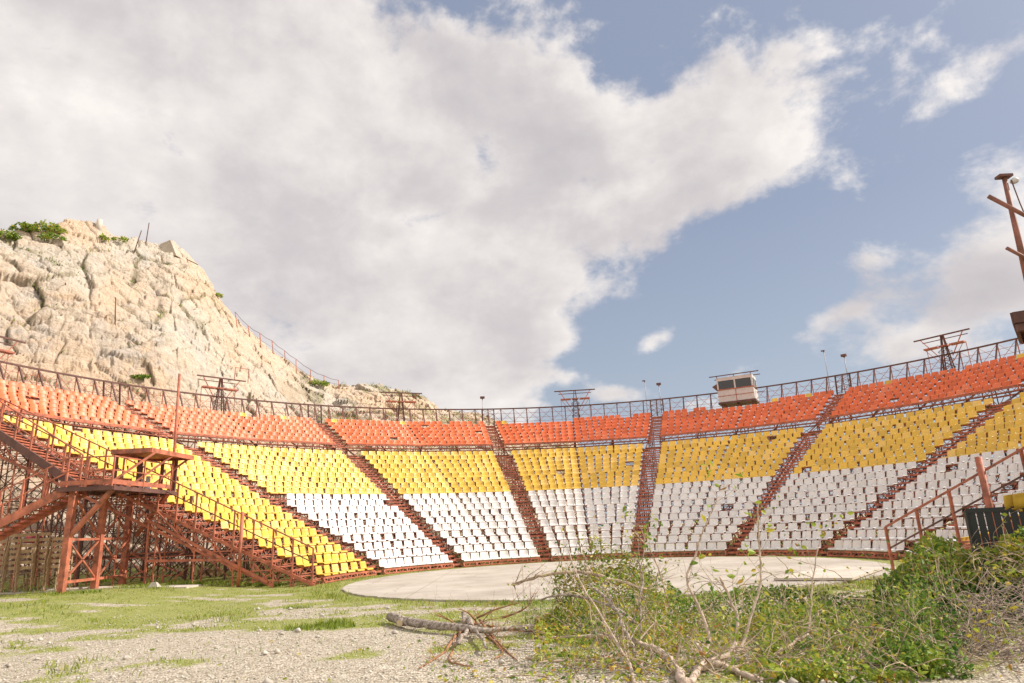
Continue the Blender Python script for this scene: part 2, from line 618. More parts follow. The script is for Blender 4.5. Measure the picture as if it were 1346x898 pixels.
def ground_material():
    mt = bpy.data.materials.new('gravel_and_soil')
    mt.use_nodes = True
    nt = mt.node_tree
    N, L = nt.nodes.new, nt.links.new
    b = nt.nodes['Principled BSDF']
    b.inputs['Roughness'].default_value = 0.9
    b.inputs['Specular IOR Level'].default_value = 0.15
    pos = N('ShaderNodeNewGeometry').outputs['Position']

    def ramp(fac, stops):
        cr = N('ShaderNodeValToRGB')
        e = cr.color_ramp.elements
        e[0].position, e[0].color = stops[0][0], (*stops[0][1], 1)
        e[1].position, e[1].color = stops[-1][0], (*stops[-1][1], 1)
        for p, c in stops[1:-1]:
            e.new(p).color = (*c, 1)
        L(fac, cr.inputs[0])
        return cr.outputs[0]
    vo = N('ShaderNodeTexVoronoi')
    vo.inputs['Scale'].default_value = 30
    L(pos, vo.inputs['Vector'])
    sp = N('ShaderNodeSeparateXYZ')
    L(vo.outputs['Color'], sp.inputs[0])
    stones = ramp(sp.outputs[0], [(0.0, (0.19, 0.15, 0.10)), (0.3, (0.42, 0.355, 0.27)), (0.7, (0.58, 0.50, 0.395)), (1.0, (0.74, 0.67, 0.56))])
    n = N('ShaderNodeTexNoise')
    n.inputs['Scale'].default_value = 1.3
    n.inputs['Detail'].default_value = 9
    n.inputs['Roughness'].default_value = 0.7
    L(pos, n.inputs['Vector'])
    soil = ramp(n.outputs[0], [(0.3, (0.25, 0.21, 0.14)), (0.7, (0.48, 0.42, 0.33))])
    mr = N('ShaderNodeMapRange')
    L(n.outputs[0], mr.inputs[0])
    mr.inputs[1].default_value = 0.48
    mr.inputs[2].default_value = 0.66
    mr.inputs[3].default_value = 0.05
    mr.inputs[4].default_value = 0.65
    m1 = N('ShaderNodeMixRGB')
    L(mr.outputs[0], m1.inputs[0])
    L(stones, m1.inputs[1])
    L(soil, m1.inputs[2])
    n2 = N('ShaderNodeTexNoise')
    n2.inputs['Scale'].default_value = 9
    n2.inputs['Detail'].default_value = 8
    n2.inputs['Roughness'].default_value = 0.75
    L(pos, n2.inputs['Vector'])
    green = ramp(n2.outputs[0], [(0.3, (0.13, 0.16, 0.025)), (0.5, (0.27, 0.30, 0.05)), (0.7, (0.46, 0.43, 0.17))])
    at_ = N('ShaderNodeAttribute')
    at_.attribute_name = 'tone'
    ad = N('ShaderNodeMath')
    ad.operation = 'ADD'
    L(at_.outputs['Fac'], ad.inputs[0])
    sb = N('ShaderNodeMath')
    sb.operation = 'MULTIPLY_ADD'
    L(n2.outputs[0], sb.inputs[0])
    sb.inputs[1].default_value = 2.6
    sb.inputs[2].default_value = -1.3
    L(sb.outputs[0], ad.inputs[1])
    mr2 = N('ShaderNodeMapRange')
    L(ad.outputs[0], mr2.inputs[0])
    mr2.inputs[1].default_value = 0.25
    mr2.inputs[2].default_value = 0.8
    mr2.inputs[4].default_value = 0.85
    m2 = N('ShaderNodeMixRGB')
    L(mr2.outputs[0], m2.inputs[0])
    L(m1.outputs[0], m2.inputs[1])
    L(green, m2.inputs[2])
    L(m2.outputs[0], b.inputs['Base Color'])
    bp = N('ShaderNodeBump')
    bp.inputs['Strength'].default_value = 0.9
    bp.inputs['Distance'].default_value = 0.03
    L(vo.outputs['Distance'], bp.inputs['Height'])
    bp.invert = True
    L(bp.outputs[0], b.inputs['Normal'])
    return mt


def axis(c, near, step, far):
    out = [0.0]
    s = step
    while out[-1] < far:
        if out[-1] > near:
            s *= 1.14
        out.append(out[-1] + s)
    out = np.array(out)
    return np.concatenate([-out[:0:-1], out]) + c


gx, gy = axis(-2, 22, 0.22, 2500), axis(17, 16, 0.22, 2500)
GX, GY = np.meshgrid(gx, gy)
x, y = GX.ravel(), GY.ravel()
mk = np.where((np.abs(x) < 60) & (y < 70) & (y > 0), grass_mask(x, y), 0.4)
zz = gz(x, y) + 0.035 * (fbm(np.stack([x * 0.6, y * 0.6, x * 0], 1), 4, 5) - 0.5) * (np.hypot(x - 3, y - 25.7) > 9.6)
zz = np.where(np.hypot(x, y) > 200, -0.5, zz)
nx, ny = len(gx), len(gy)
idx = np.arange(nx * ny).reshape(ny, nx)
FQ = np.stack([idx[:-1, :-1].ravel(), idx[:-1, 1:].ravel(), idx[1:, 1:].ravel(), idx[1:, :-1].ravel()], 1)
ground = mesh_np('ground', np.stack([x, y, zz], 1), FQ, ground_material(), tone=mk, smooth=True)
tag(ground, 'pale gravel ground with patches of grass around the stage', kind='structure')


def blades(name, x, y, z, h, w, tone, mt, lean=0.5, seed=1):
    rg = np.random.default_rng(seed)
    n = len(x)
    a = rg.uniform(0, 2 * pi, n)
    dx, dy = np.cos(a) * w, np.sin(a) * w
    la = rg.uniform(0, 2 * pi, n)
    lx, ly = np.cos(la) * h * lean * rg.uniform(0.2, 1, n), np.sin(la) * h * lean * rg.uniform(0.2, 1, n)
    V = np.zeros((n, 4, 3))
    V[:, 0] = np.stack([x - dx, y - dy, z], 1)
    V[:, 1] = np.stack([x + dx, y + dy, z], 1)
    V[:, 2] = np.stack([x + dx * 0.6 + lx * 0.45, y + dy * 0.6 + ly * 0.45, z + h * 0.65], 1)
    V[:, 3] = np.stack([x + lx, y + ly, z + h], 1)
    base = np.arange(n)[:, None] * 4
    return mesh_np(name, V.reshape(-1, 3), base + np.array([[0, 1, 2, 3]]), mt, tone=np.repeat(tone, 4))


rg = np.random.default_rng(4)
bx = rg.uniform(-24, 9, 400000)
by = rg.uniform(7.5, 33, 400000)
mm = grass_mask(bx, by)
fine = fbm(np.stack([bx * 2.4, by * 2.4, bx * 0], 1), 4, 21, 0.6)
st = np.hypot(bx - 3.0, by - 25.7)
keep = (rg.random(400000) < np.clip(mm * 0.9 * sstep(0.42, 0.56, fine) + 0.025, 0, 1)) & (st > 9.35) & (rg.random(400000) < np.interp(by, [7, 14, 33], [0.45, 0.6, 0.35]))
keep &= ~((by > 26.2 + (bx + 8) * -0.07) & (bx < -7) & (by < 26) )
bx, by, fine = bx[keep], by[keep], fine[keep]
tall = 1 + 1.3 * sstep(0.58, 0.72, fbm(np.stack([bx * 0.9, by * 0.9, bx * 0], 1), 3, 44)) + 1.0 * (np.hypot(bx - 3, by - 25.7) < 10.2)
o = blades('grass', bx, by, gz(bx, by) - 0.01, rg.uniform(0.025, 0.065, len(bx)) * tall, rg.uniform(0.004, 0.011, len(bx)), np.clip(rg.normal(0.60, 0.22, len(bx)), 0, 1), 'grass', 0.7)
tag(o, 'short bright green grass growing through the gravel', kind='stuff')
print('grass blades', len(bx))
# weeds: taller dense tufts along the stage rim, in the gravel and below the first row
wx, wy, wh = [], [], []
spots = [(at(356 + 0, 0, 1), 0)] and []
for (u, v, n_, sp_, hh) in [(563, 784, 320, 0.22, 0.20), (420, 826, 420, 0.55, 0.12), (440, 822, 200, 0.3, 0.16), (355, 770, 260, 0.5, 0.16), (190, 772, 300, 0.8, 0.16), (470, 757, 500, 0.8, 0.2), (560, 748, 700, 1.1, 0.2), (390, 800, 150, 0.3, 0.1), (245, 768, 300, 0.6, 0.2), (700, 792, 500, 0.8, 0.12), (100, 780, 240, 0.7, 0.14), (20, 778, 300, 0.9, 0.2), (300, 768, 300, 0.9, 0.2), (125, 766, 200, 0.5, 0.2)]:
    r = ray(u, v)
    zg = 0.0
    for _ in range(4):
        p = Vector((0, 0, CH)) + r * ((zg - CH) / r.z)
        zg = float(gz(np.array([p.x]), np.array([p.y]))[0])
    a = rg.uniform(0, 2 * pi, n_)
    rr = sp_ * np.sqrt(rg.random(n_))
    wx.append(p.x + np.cos(a) * rr * 1.3)
    wy.append(p.y + np.sin(a) * rr * 0.6)
    wh.append(np.full(n_, hh) * rg.uniform(0.4, 1, n_))
wx, wy, wh = np.concatenate(wx), np.concatenate(wy), np.concatenate(wh)
kk = np.hypot(wx - 3.0, wy - 25.7) > 9.25
wx, wy, wh = wx[kk], wy[kk], wh[kk]
o = blades('weeds', wx, wy, gz(wx, wy) - 0.01, wh, rg.uniform(0.006, 0.016, len(wx)), np.clip(rg.normal(0.4, 0.2, len(wx)), 0, 1), 'grass', 0.8, 5)
tag(o, 'taller green weeds along the stage rim and under the seating', kind='stuff')

# pebbles and clods lying on the gravel
n = 5200
px_, py_ = rg.uniform(-10, 6, n), 7.6 + 11 * rg.random(n) ** 1.5
sz = rg.uniform(0.008, 0.026, n) * (1 + (rg.random(n) > 0.985) * 2.0)
oct_ = np.array([[1, 0, 0], [0, 1, 0], [-1, 0, 0], [0, -1, 0], [0, 0, 0.7], [0, 0, -0.7]], float)
V = oct_[None] * sz[:, None, None] * rg.uniform(0.6, 1.3, (n, 6, 1)) + np.stack([px_, py_, gz(px_, py_) + sz * 0.4], 1)[:, None]
tri = np.array([[0, 1, 4], [1, 2, 4], [2, 3, 4], [3, 0, 4], [1, 0, 5], [2, 1, 5], [3, 2, 5], [0, 3, 5]])
M['pebble'] = mat('pebble', (0.55, 0.50, 0.43), 0.9, 0, 0.3, 12, (0.30, 0.25, 0.2), 9, 0.5, 0.7)
o = mesh_np('gravel', V.reshape(-1, 3), (np.arange(n)[:, None, None] * 6 + tri[None]).reshape(-1, 3), 'pebble')
tag(o, 'loose pebbles scattered over the gravel ground', kind='stuff')

# concrete path under the tower
mb = MB()
pts = [(-30.0, 25.2), (-20, 24.7), (-15.5, 24.6), (-11.8, 25.0), (-11.8, 26.1), (-15.5, 26.0), (-20, 26.6), (-30, 27.6)]
k = len(pts)
zt = [float(gz(np.array([p[0]]), np.array([p[1]]))[0]) + 0.055 for p in pts]
mb.add([(p[0], p[1], z) for p, z in zip(pts, zt)] + [(p[0], p[1], z - 0.2) for p, z in zip(pts, zt)],
       [tuple(range(k))] + [(i, i + k, (i + 1) % k + k, (i + 1) % k) for i in range(k)])
tag(mb.build('path', 'concrete'), 'worn concrete strip running past the feet of the lookout tower', kind='structure')

# ------------------------------------------------------------------ round stage
st_r = thing('round_stage', (3.0, 25.7, 0), 'round pale concrete stage floor in front of the white seats', 'stage')
mb = MB()
k = 360
rr = [9.2 + 0.08 * mnoise.noise(Vector((t * 0.35, 0, 3))) + 0.07 * mnoise.noise(Vector((t * 1.3, 5, 3))) for t in range(k)]
ring = [(3.0 + rr[t] * cos(2 * pi * t / k), 25.7 + rr[t] * sin(2 * pi * t / k)) for t in range(k)]
mb.add([(a, b, 0.05) for a, b in ring] + [(a, b, -0.2) for a, b in ring], [tuple(range(k))] + [(i, i + k, (i + 1) % k + k, (i + 1) % k) for i in range(k)])
stm = bpy.data.materials.new('stage_concrete')
stm.use_nodes = True
nt = stm.node_tree
bs = nt.nodes['Principled BSDF']
bs.inputs['Roughness'].default_value = 0.85
bs.inputs['Specular IOR Level'].default_value = 0.2
pos = nt.nodes.new('ShaderNodeNewGeometry').outputs['Position']
nA = nt.nodes.new('ShaderNodeTexNoise')
nA.inputs['Scale'].default_value = 0.45
nA.inputs['Detail'].default_value = 10
nA.inputs['Roughness'].default_value = 0.68
nt.links.new(pos, nA.inputs['Vector'])
cr = nt.nodes.new('ShaderNodeValToRGB')
cr.color_ramp.elements[0].position = 0.30
cr.color_ramp.elements[0].color = (0.36, 0.31, 0.255, 1)
cr.color_ramp.elements[1].position = 0.62
cr.color_ramp.elements[1].color = (0.53, 0.475, 0.41, 1)
nt.links.new(nA.outputs[0], cr.inputs[0])
nB = nt.nodes.new('ShaderNodeTexNoise')
nB.inputs['Scale'].default_value = 1.4
nB.inputs['Detail'].default_value = 6
nt.links.new(pos, nB.inputs['Vector'])
cr2 = nt.nodes.new('ShaderNodeValToRGB')
cr2.color_ramp.elements[0].position = 0.66
cr2.color_ramp.elements[0].color = (0, 0, 0, 1)
cr2.color_ramp.elements[1].position = 0.74
cr2.color_ramp.elements[1].color = (0.55, 0.55, 0.55, 1)
nt.links.new(nB.outputs[0], cr2.inputs[0])
mx = nt.nodes.new('ShaderNodeMixRGB')
nt.links.new(cr2.outputs[0], mx.inputs[0])
nt.links.new(cr.outputs[0], mx.inputs[1])
mx.inputs[2].default_value = (0.33, 0.24, 0.17, 1)
br = nt.nodes.new('ShaderNodeTexBrick')
br.offset = 0.0
br.inputs['Scale'].default_value = 1.0
br.inputs['Brick Width'].default_value = 3.1
br.inputs['Row Height'].default_value = 3.1
br.inputs['Mortar Size'].default_value = 0.022
br.inputs['Mortar Smooth'].default_value = 0.3
nt.links.new(pos, br.inputs['Vector'])
vk = nt.nodes.new('ShaderNodeTexVoronoi')
vk.feature = 'DISTANCE_TO_EDGE'
vk.inputs['Scale'].default_value = 0.28
wp = nt.nodes.new('ShaderNodeTexNoise')
wp.inputs['Scale'].default_value = 1.2
wp.inputs['Detail'].default_value = 6
nt.links.new(pos, wp.inputs['Vector'])
wa = nt.nodes.new('ShaderNodeVectorMath')
wa.operation = 'ADD'
nt.links.new(pos, wa.inputs[0])
nt.links.new(wp.outputs['Color'], wa.inputs[1])
nt.links.new(wa.outputs[0], vk.inputs['Vector'])
ck = nt.nodes.new('ShaderNodeMapRange')
nt.links.new(vk.outputs['Distance'], ck.inputs[0])
ck.inputs[1].default_value = 0.0
ck.inputs[2].default_value = 0.012
ck.inputs[3].default_value = 1.0
ck.inputs[4].default_value = 0.0
mxf = nt.nodes.new('ShaderNodeMath')
mxf.operation = 'MAXIMUM'
nt.links.new(ck.outputs[0], mxf.inputs[0])
nt.links.new(br.outputs['Fac'], mxf.inputs[1])
mf2 = nt.nodes.new('ShaderNodeMath')
mf2.operation = 'MULTIPLY'
nt.links.new(mxf.outputs[0], mf2.inputs[0])
mf2.inputs[1].default_value = 0.55
mx3 = nt.nodes.new('ShaderNodeMixRGB')
nt.links.new(mf2.outputs[0], mx3.inputs[0])
nt.links.new(mx.outputs[0], mx3.inputs[1])
mx3.inputs[2].default_value = (0.24, 0.19, 0.14, 1)
nt.links.new(mx3.outputs[0], bs.inputs['Base Color'])
mb.build('floor_slab', stm, st_r)
mb = MB()
mb.hexa([Vector(p) for p in [(8.2, 17.9, 0.07), (10.6, 21.0, 0.07), (9.4, 22.3, 0.07), (6.6, 18.9, 0.07), (8.2, 17.9, 0.13), (10.6, 21.0, 0.13), (9.4, 22.3, 0.13), (6.6, 18.9, 0.13)]])
mb.build('raised_slab', 'concrete', st_r)

# ------------------------------------------------------------------ seats
def seat_template():
    W, H_ = 0.243, 0.40
    prof = [(0.0, -0.04, 1.0), (0.008, 0.012, 1.0), (0.10, 0.0, 1.0), (0.26, -0.008, 0.98), (0.34, 0.03, 0.96), (0.37, 0.11, 0.95), (0.395, 0.20, 0.92), (0.417, 0.292, 0.87), (0.432, 0.308, 0.82)]
    cols = [-1, -0.86, 0, 0.86, 1]
    V = []
    for (y_, z_, w_) in prof:
        for c in cols:
            lift = 0.030 if abs(c) == 1 and 0.02 < y_ < 0.34 else 0.0      # turned-up sides of the pan
            fwd = -0.022 if abs(c) == 1 and z_ > 0.05 else 0.0             # turned-in sides of the back
            V.append((c * W * w_, y_ + fwd, z_ + lift))
    n = len(V)
    V2 = [(x_, y_ + (0.022 if z_ > 0.05 else 0.0), z_ - (0.0 if z_ > 0.25 else 0.022)) for x_, y_, z_ in V]
    Fs = []
    nc = len(cols)
    for i in range(len(prof) - 1):
        for j in range(nc - 1):
            a = i * nc + j
            Fs.append((a, a + 1, a + nc + 1, a + nc))
            Fs.append((n + a, n + a + nc, n + a + nc + 1, n + a + 1))
    for i in range(len(prof) - 1):
        for j, flip in ((0, 0), (nc - 1, 1)):
            a = i * nc + j
            q = (a, a + nc, n + a + nc, n + a)
            Fs.append(q if not flip else q[::-1])
    for j in range(nc - 1):
        Fs.append((j, n + j, n + j + 1, j + 1))
        a = (len(prof) - 1) * nc + j
        Fs.append((a, a + 1, n + a + 1, n + a))
    V = V + V2
    # bracket under the pan, down to the beam
    for sx in (-0.12, 0.12):
        o_ = len(V)
        for dz in (-0.075, -0.02):
            for dx, dy in ((-0.02, 0.08), (0.02, 0.08), (0.02, 0.30), (-0.02, 0.30)):
                V.append((sx + dx, dy, dz))
        Fs += [(o_ + a, o_ + b, o_ + c, o_ + d) for a, b, c, d in ((0, 1, 5, 4), (1, 2, 6, 5), (2, 3, 7, 6), (3, 0, 4, 7), (3, 2, 1, 0), (4, 5, 6, 7))]
    return np.array(V), np.array(Fs)


SV, SF = seat_template()
ORD = 'first second third fourth fifth sixth seventh eighth ninth tenth eleventh twelfth thirteenth fourteenth fifteenth sixteenth seventeenth eighteenth nineteenth twentieth'.split()
ORD += ['twenty-' + o_ for o_ in ORD[:9]] + ['thirtieth']
rnd = random.Random(11)
seats = []
for b in range(9):
    for orange, nrow in ((False, NW + NY), (True, NO)):
        for i in range(nrow):
            r, z = row_rz(i, orange)
            a, mth, c = edges(b, r, aisle_w(i, orange))
            count = 0
            for (t0, t1) in ((a, mth), (mth, c)):
                p0, p1 = pol(r, t0, z), pol(r, t1, z)
                L_ = (p1 - p0).length
                n_ = max(1, int(L_ / 0.505))
                t = (p1 - p0).normalized()
                out = Vector((-t.y, t.x, 0))
                if out.dot(p0 - Vector((CX, CY, z))) < 0:
                    out = -out
                for j in range(n_):
                    count += 1
                    p = p0 + t * (L_ * (j + 0.5) / n_)
                    colr = 'orange' if orange else ('yellow' if (i >= NW or b in (0, 8)) else 'white')
                    miss = 0.008 if colr != 'white' else 0.003
                    if orange and i == NO - 1:
                        miss = 0.10
                        if b == 3 and t0 == a:
                            miss = 1.0 if j > 1 else 0
                        if b == 4 and (j > 6 if t0 == a else j < 4):
                            miss = 1.0
                    if rnd.random() < miss:
                        continue
                    tone = min(1.0, max(0.0, rnd.gauss(0.42, 0.26)))
                    if rnd.random() < 0.09:
                        tone = rnd.uniform(0.8, 1.0)
                    if orange and i == NO - 1 and rnd.random() < 0.07:
                        colr = 'yellow'
                    tw = rnd.gauss(0, 0.02) if rnd.random() < 0.9 else rnd.gauss(0, 0.07)
                    seats.append(dict(b=b, i=i, o=orange, c=colr, p=p, t=t, out=out, tone=tone, n=count, tw=tw, lean=rnd.gauss(0, 0.012)))
print('seats', len(seats))


def visible_size(s):
    u, v, zc = to_px(s['p'].x, s['p'].y, s['p'].z + 0.2)
    if not (4 < u < 1342 and 4 < v < 890) or zc < 1:
        return 0
    if s['b'] == 8 or (u > 1172 and v > 700) or (735 < u < 862 and v > 714):
        return 0
    if s['p'].x < -15 and u < 240 and v > 585:
        return 0
    d = (s['p'] - Vector((0, 0, CH))).length
    return 1.0 / d


sz_ = [visible_size(s) for s in seats]
order = sorted(range(len(seats)), key=lambda k: -sz_[k])
single = set(k for k in order[:300] if sz_[k] > 0)
DARK = {'white': 'white_seat', 'yellow': 'yellow_seat', 'orange': 'orange_seat'}
cache = {}
BLK = ['the block beside the lookout tower', 'second block from lookout tower', 'third block from lookout tower', 'fourth block from lookout tower', 'fifth block from lookout tower', 'sixth block from lookout tower', 'seventh block from lookout tower', 'eighth block from lookout tower', 'ninth block from lookout tower']
restV, restF, restT, restM = [], [], [], []
off = 0
for k, s in enumerate(seats):
    if k in single:
        tn = round(s['tone'] * 8) / 8
        key = (s['c'], tn)
        if key not in cache:
            o = mesh_np('stadium_seat', SV, SF, DARK[s['c']], tone=np.full(len(SV), tn), smooth=False)
            cache[key] = o
            first = True
        else:
            o = cache[key].copy()
            COL.objects.link(o)
        ang = atan2(s['t'].y, s['t'].x)
        if s['out'].dot(Vector((-s['t'].y, s['t'].x, 0))) < 0:
            ang += pi
        o.location = s['p']
        o.rotation_euler = (s['lean'], 0, ang + s['tw'])
        tag(o, f"{s['c']} plastic seat, {ORD[s['n'] - 1]} from tower side, {ORD[s['i']]} row up, {BLK[s['b']].replace('the block', 'block')}", 'seat', 'plastic seats bolted in curved rows')
    else:
        ca, sa = cos(s['tw']), sin(s['tw'])
        xax = np.array(s['out'].cross(Vector((0, 0, 1))))
        yax = np.array(s['out'])
        ax = xax * ca + yax * sa
        ay = yax * ca - xax * sa
        V = np.array(s['p']) + SV[:, :1] * ax + SV[:, 1:2] * ay + SV[:, 2:] * np.array([0, 0, 1])
        restV.append(V)
        restF.append(SF + off)
        restT.append(np.full(len(SV), s['tone']))
        restM.append(np.full(len(SF), {'white': 0, 'yellow': 1, 'orange': 2}[s['c']]))
        off += len(SV)
o = mesh_np('distant_seats', np.concatenate(restV), np.concatenate(restF), ['white_seat', 'yellow_seat', 'orange_seat'], tone=np.concatenate(restT))
o.data.polygons.foreach_set('material_index', np.concatenate(restM).astype(np.int32))
tag(o, 'white, yellow and orange plastic seats filling the farther rows of the stands', 'seat', kind='stuff')

# ------------------------------------------------------------------ the stands
BL = ['tall rusty steel seating block beside the lookout tower', 'rusty steel seating block second from the lookout tower', 'rusty steel seating block third from the lookout tower',
      'rusty steel seating block in the middle, fourth from the lookout tower', 'rusty steel seating block under the glazed control booth', 'rusty steel seating block just past the control booth one',
      'rusty steel seating block seventh from the lookout tower', 'rusty steel seating block crossed by the stair handrail', 'last rusty steel seating block behind the black barrier']


def zig(mb, a0, a1, b0, b1, step, w):
    L_ = (a1 - a0).length
    n_ = max(1, int(round(L_ / step)))
    prev = a0
    for k_ in range(1, n_ * 2 + 1):
        t = k_ / (n_ * 2)
        cur = (b0.lerp(b1, t) if k_ % 2 else a0.lerp(a1, t))
        mb.bar(prev, cur, w)
        prev = cur


for b in range(9):
    root = thing('grandstand_block', pol(R0 + 5, edges(b, R0 + 5, 0.7)[1], 0), BL[b], 'grandstand', 'steel seating blocks round the stage')
    for orange, nrow in ((False, NW + NY), (True, NO)):
        for i in range(nrow):
            r, z = row_rz(i, orange)
            a, mth, c = edges(b, r, aisle_w(i, orange))
            mb = MB()
            for (t0, t1) in ((a, mth), (mth, c)):
                q0, q1 = pol(r + 0.10, t0, z), pol(r + 0.10, t1, z)
                h1 = Vector((0, 0, -0.095))
                h2 = Vector((0, 0, -0.31))
                mb.bar(q0 + h1, q1 + h1, 0.05, 0.04)
                mb.bar(q0 + h2, q1 + h2, 0.04, 0.035)
                zig(mb, q0 + h1, q1 + h1, q0 + h2, q1 + h2, 0.5, 0.02)
                k0, k1 = pol(r + 0.34, t0, z - 0.095), pol(r + 0.34, t1, z - 0.095)
                mb.bar(k0, k1, 0.04, 0.035)
                d0, d1 = pol(r - 0.28, t0, z - 0.40), pol(r - 0.28, t1, z - 0.40)   # foot plank
                mb.bar(d0, d1, 0.22, 0.025)
            mb.build('row_beam', 'steel', root)
    # supporting frames
    fr_t = [0.0, 0.25, 0.5, 0.75, 1.0]
    heights = [1.25, 2.5, 3.75, 5.0, 6.25, 7.5, 8.75]
    prevposts = None
    cross = MB()
    for q in fr_t:
        mb = MB()
        posts = []
        sets = [(i, False) for i in range(0, 19, 2)] + [(i, True) for i in range(0, 7, 2)]
        last = None
        for (i, orange) in sets:
            r, z = row_rz(i, orange)
            w = aisle_w(i, orange)
            a, mth, c = edges(b, r, w)
            th = a + (c - a) * q
            chord = cos((mth - a) / 2) if q in (0.25, 0.75) else 1.0
            rr_ = (r + 0.2) * chord
            top = pol(rr_, th, z - 0.36)
            posts.append((top, th, rr_))
            if top.z > 0.1:
                mb.bar(top, Vector((top.x, top.y, 0.0)), 0.045)
            if last is not None:
                mb.bar(last, top, 0.06, 0.09)
                zmax = last.z
                hs = [h_ for h_ in [0.05] + heights if h_ < zmax - 0.1]
                for h_ in hs[1:]:
                    mb.bar((last.x, last.y, h_), (top.x, top.y, h_), 0.035)
                for n_, h_ in enumerate(hs):
                    h2 = min(hs[n_ + 1] if n_ + 1 < len(hs) else zmax, zmax)
                    A, B = (last, top) if (n_ + i // 2) % 2 else (top, last)
                    mb.bar((A.x, A.y, h_), (B.x, B.y, h2), 0.03)
            last = top
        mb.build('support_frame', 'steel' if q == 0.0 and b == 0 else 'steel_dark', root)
        if prevposts:
            for n_, ((t1, _, _), (t2, _, _)) in enumerate(zip(prevposts, posts)):
                zm = min(t1.z, t2.z)
                cross = MB()
                for h_ in [h_ for h_ in heights if h_ < zm - 0.2][::2] + [zm]:
                    cross.bar((t1.x, t1.y, h_), (t2.x, t2.y, h_), 0.035)
                if n_ % 2 == 0 and zm > 1:
                    hs = [0.05] + [h_ for h_ in heights if h_ < zm][::2] + [zm]
                    for h1_, h2_ in zip(hs, hs[1:]):
                        cross.bar((t1.x, t1.y, h1_), (t2.x, t2.y, h2_), 0.03)
                        if n_ % 4 == 0:
                            cross.bar((t2.x, t2.y, h1_), (t1.x, t1.y, h2_), 0.03)
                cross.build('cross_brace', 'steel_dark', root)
        prevposts = posts
    # lattice skirt below the first row
    mb = MB()
    a, mth, c = edges(b, R0, 0.6)
    for (t0, t1) in ((a, mth), (mth, c)):
        q0, q1 = pol(R0 + 0.02, t0, Z0 - 0.12), pol(R0 + 0.02, t1, Z0 - 0.12)
        g0, g1 = pol(R0 - 0.05, t0, 0.05), pol(R0 - 0.05, t1, 0.05)
        mb.bar(q0, q1, 0.06, 0.07)
        mb.bar(g0, g1, 0.05, 0.05)
        zig(mb, q0, q1, g0, g1, 0.42, 0.028)
        n_ = 3
        for k_ in range(n_ + 1):
            mb.bar(q0.lerp(q1, k_ / n_), g0.lerp(g1, k_ / n_), 0.05)
    mb.build('skirt', 'steel', root)
    # walkway and the lattice face under the orange rows
    mb = MB()
    a, mth, c = edges(b, 26.0, 0.9)
    for (t0, t1) in ((a, mth), (mth, c)):
        for r_ in (25.45, 25.75, 26.05, 26.35, 26.65):
            mb.bar(pol(r_, t0, 6.99), pol(r_, t1, 6.99), 0.22, 0.03)
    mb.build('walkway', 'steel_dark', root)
    mb = MB()
    a, mth, c = edges(b, 26.9, 0.87)
    for (t0, t1) in ((a, mth), (mth, c)):
        q0, q1 = pol(26.88, t0, 8.04), pol(26.88, t1, 8.04)
        g0, g1 = pol(26.88, t0, 7.60), pol(26.88, t1, 7.60)
        mb.bar(q0, q1, 0.08, 0.13)
        mb.bar(g0, g1, 0.06, 0.09)
        zig(mb, q0, q1, g0, g1, 1.1, 0.03)
        n_ = 4
        for k_ in range(n_ + 1):
            mb.bar(q0.lerp(q1, k_ / n_) , (q0.lerp(q1, k_ / n_)) + Vector((0, 0, -1.05)), 0.05)
    mb.build('fascia_truss', 'steel', root)
    # railing round the rim
    rail = MB()
    post = MB()
    a, mth, c = (TH0 + (b - 3) * DTH if b else THL), 0, (TH0 + (b - 2) * DTH if b < 8 else THR)
    nseg = 13
    ths = [a + (c - a) * k_ / nseg for k_ in range(nseg + 1)]
    for k_ in range(nseg):
        p, q = pol(RR, ths[k_], ZR), pol(RR, ths[k_ + 1], ZR)
        rail.bar(p, q, 0.10, 0.10)
    rail.build('top_rail', 'steel_dark', root)
    for k_ in range(nseg):
        th = ths[k_]
        for zz_ in (-0.42, -0.82, -1.15):
            post.bar(pol(RR, th, ZR + zz_), pol(RR, ths[k_ + 1], ZR + zz_), 0.022)
        post.bar(pol(RR, th, ZR - 0.05), pol(RR, ths[k_ + 1], ZR - 1.15), 0.022)
        post.bar(pol(RR, ths[k_ + 1], ZR - 0.05), pol(RR, th, ZR - 1.15), 0.022)
        post.bar(pol(RR, th, ZR - 0.05), pol(RR, th, ZR - 1.7), 0.045)
    post.build('rail_lattice', 'steel', root)
    for k_ in range(nseg):
        stt = MB()
        stt.bar(pol(RR, ths[k_], ZR - 0.05), pol(RR - 0.85, ths[k_] , ZR - 1.5), 0.08)
        stt.build('rail_strut', 'steel_dark', root)

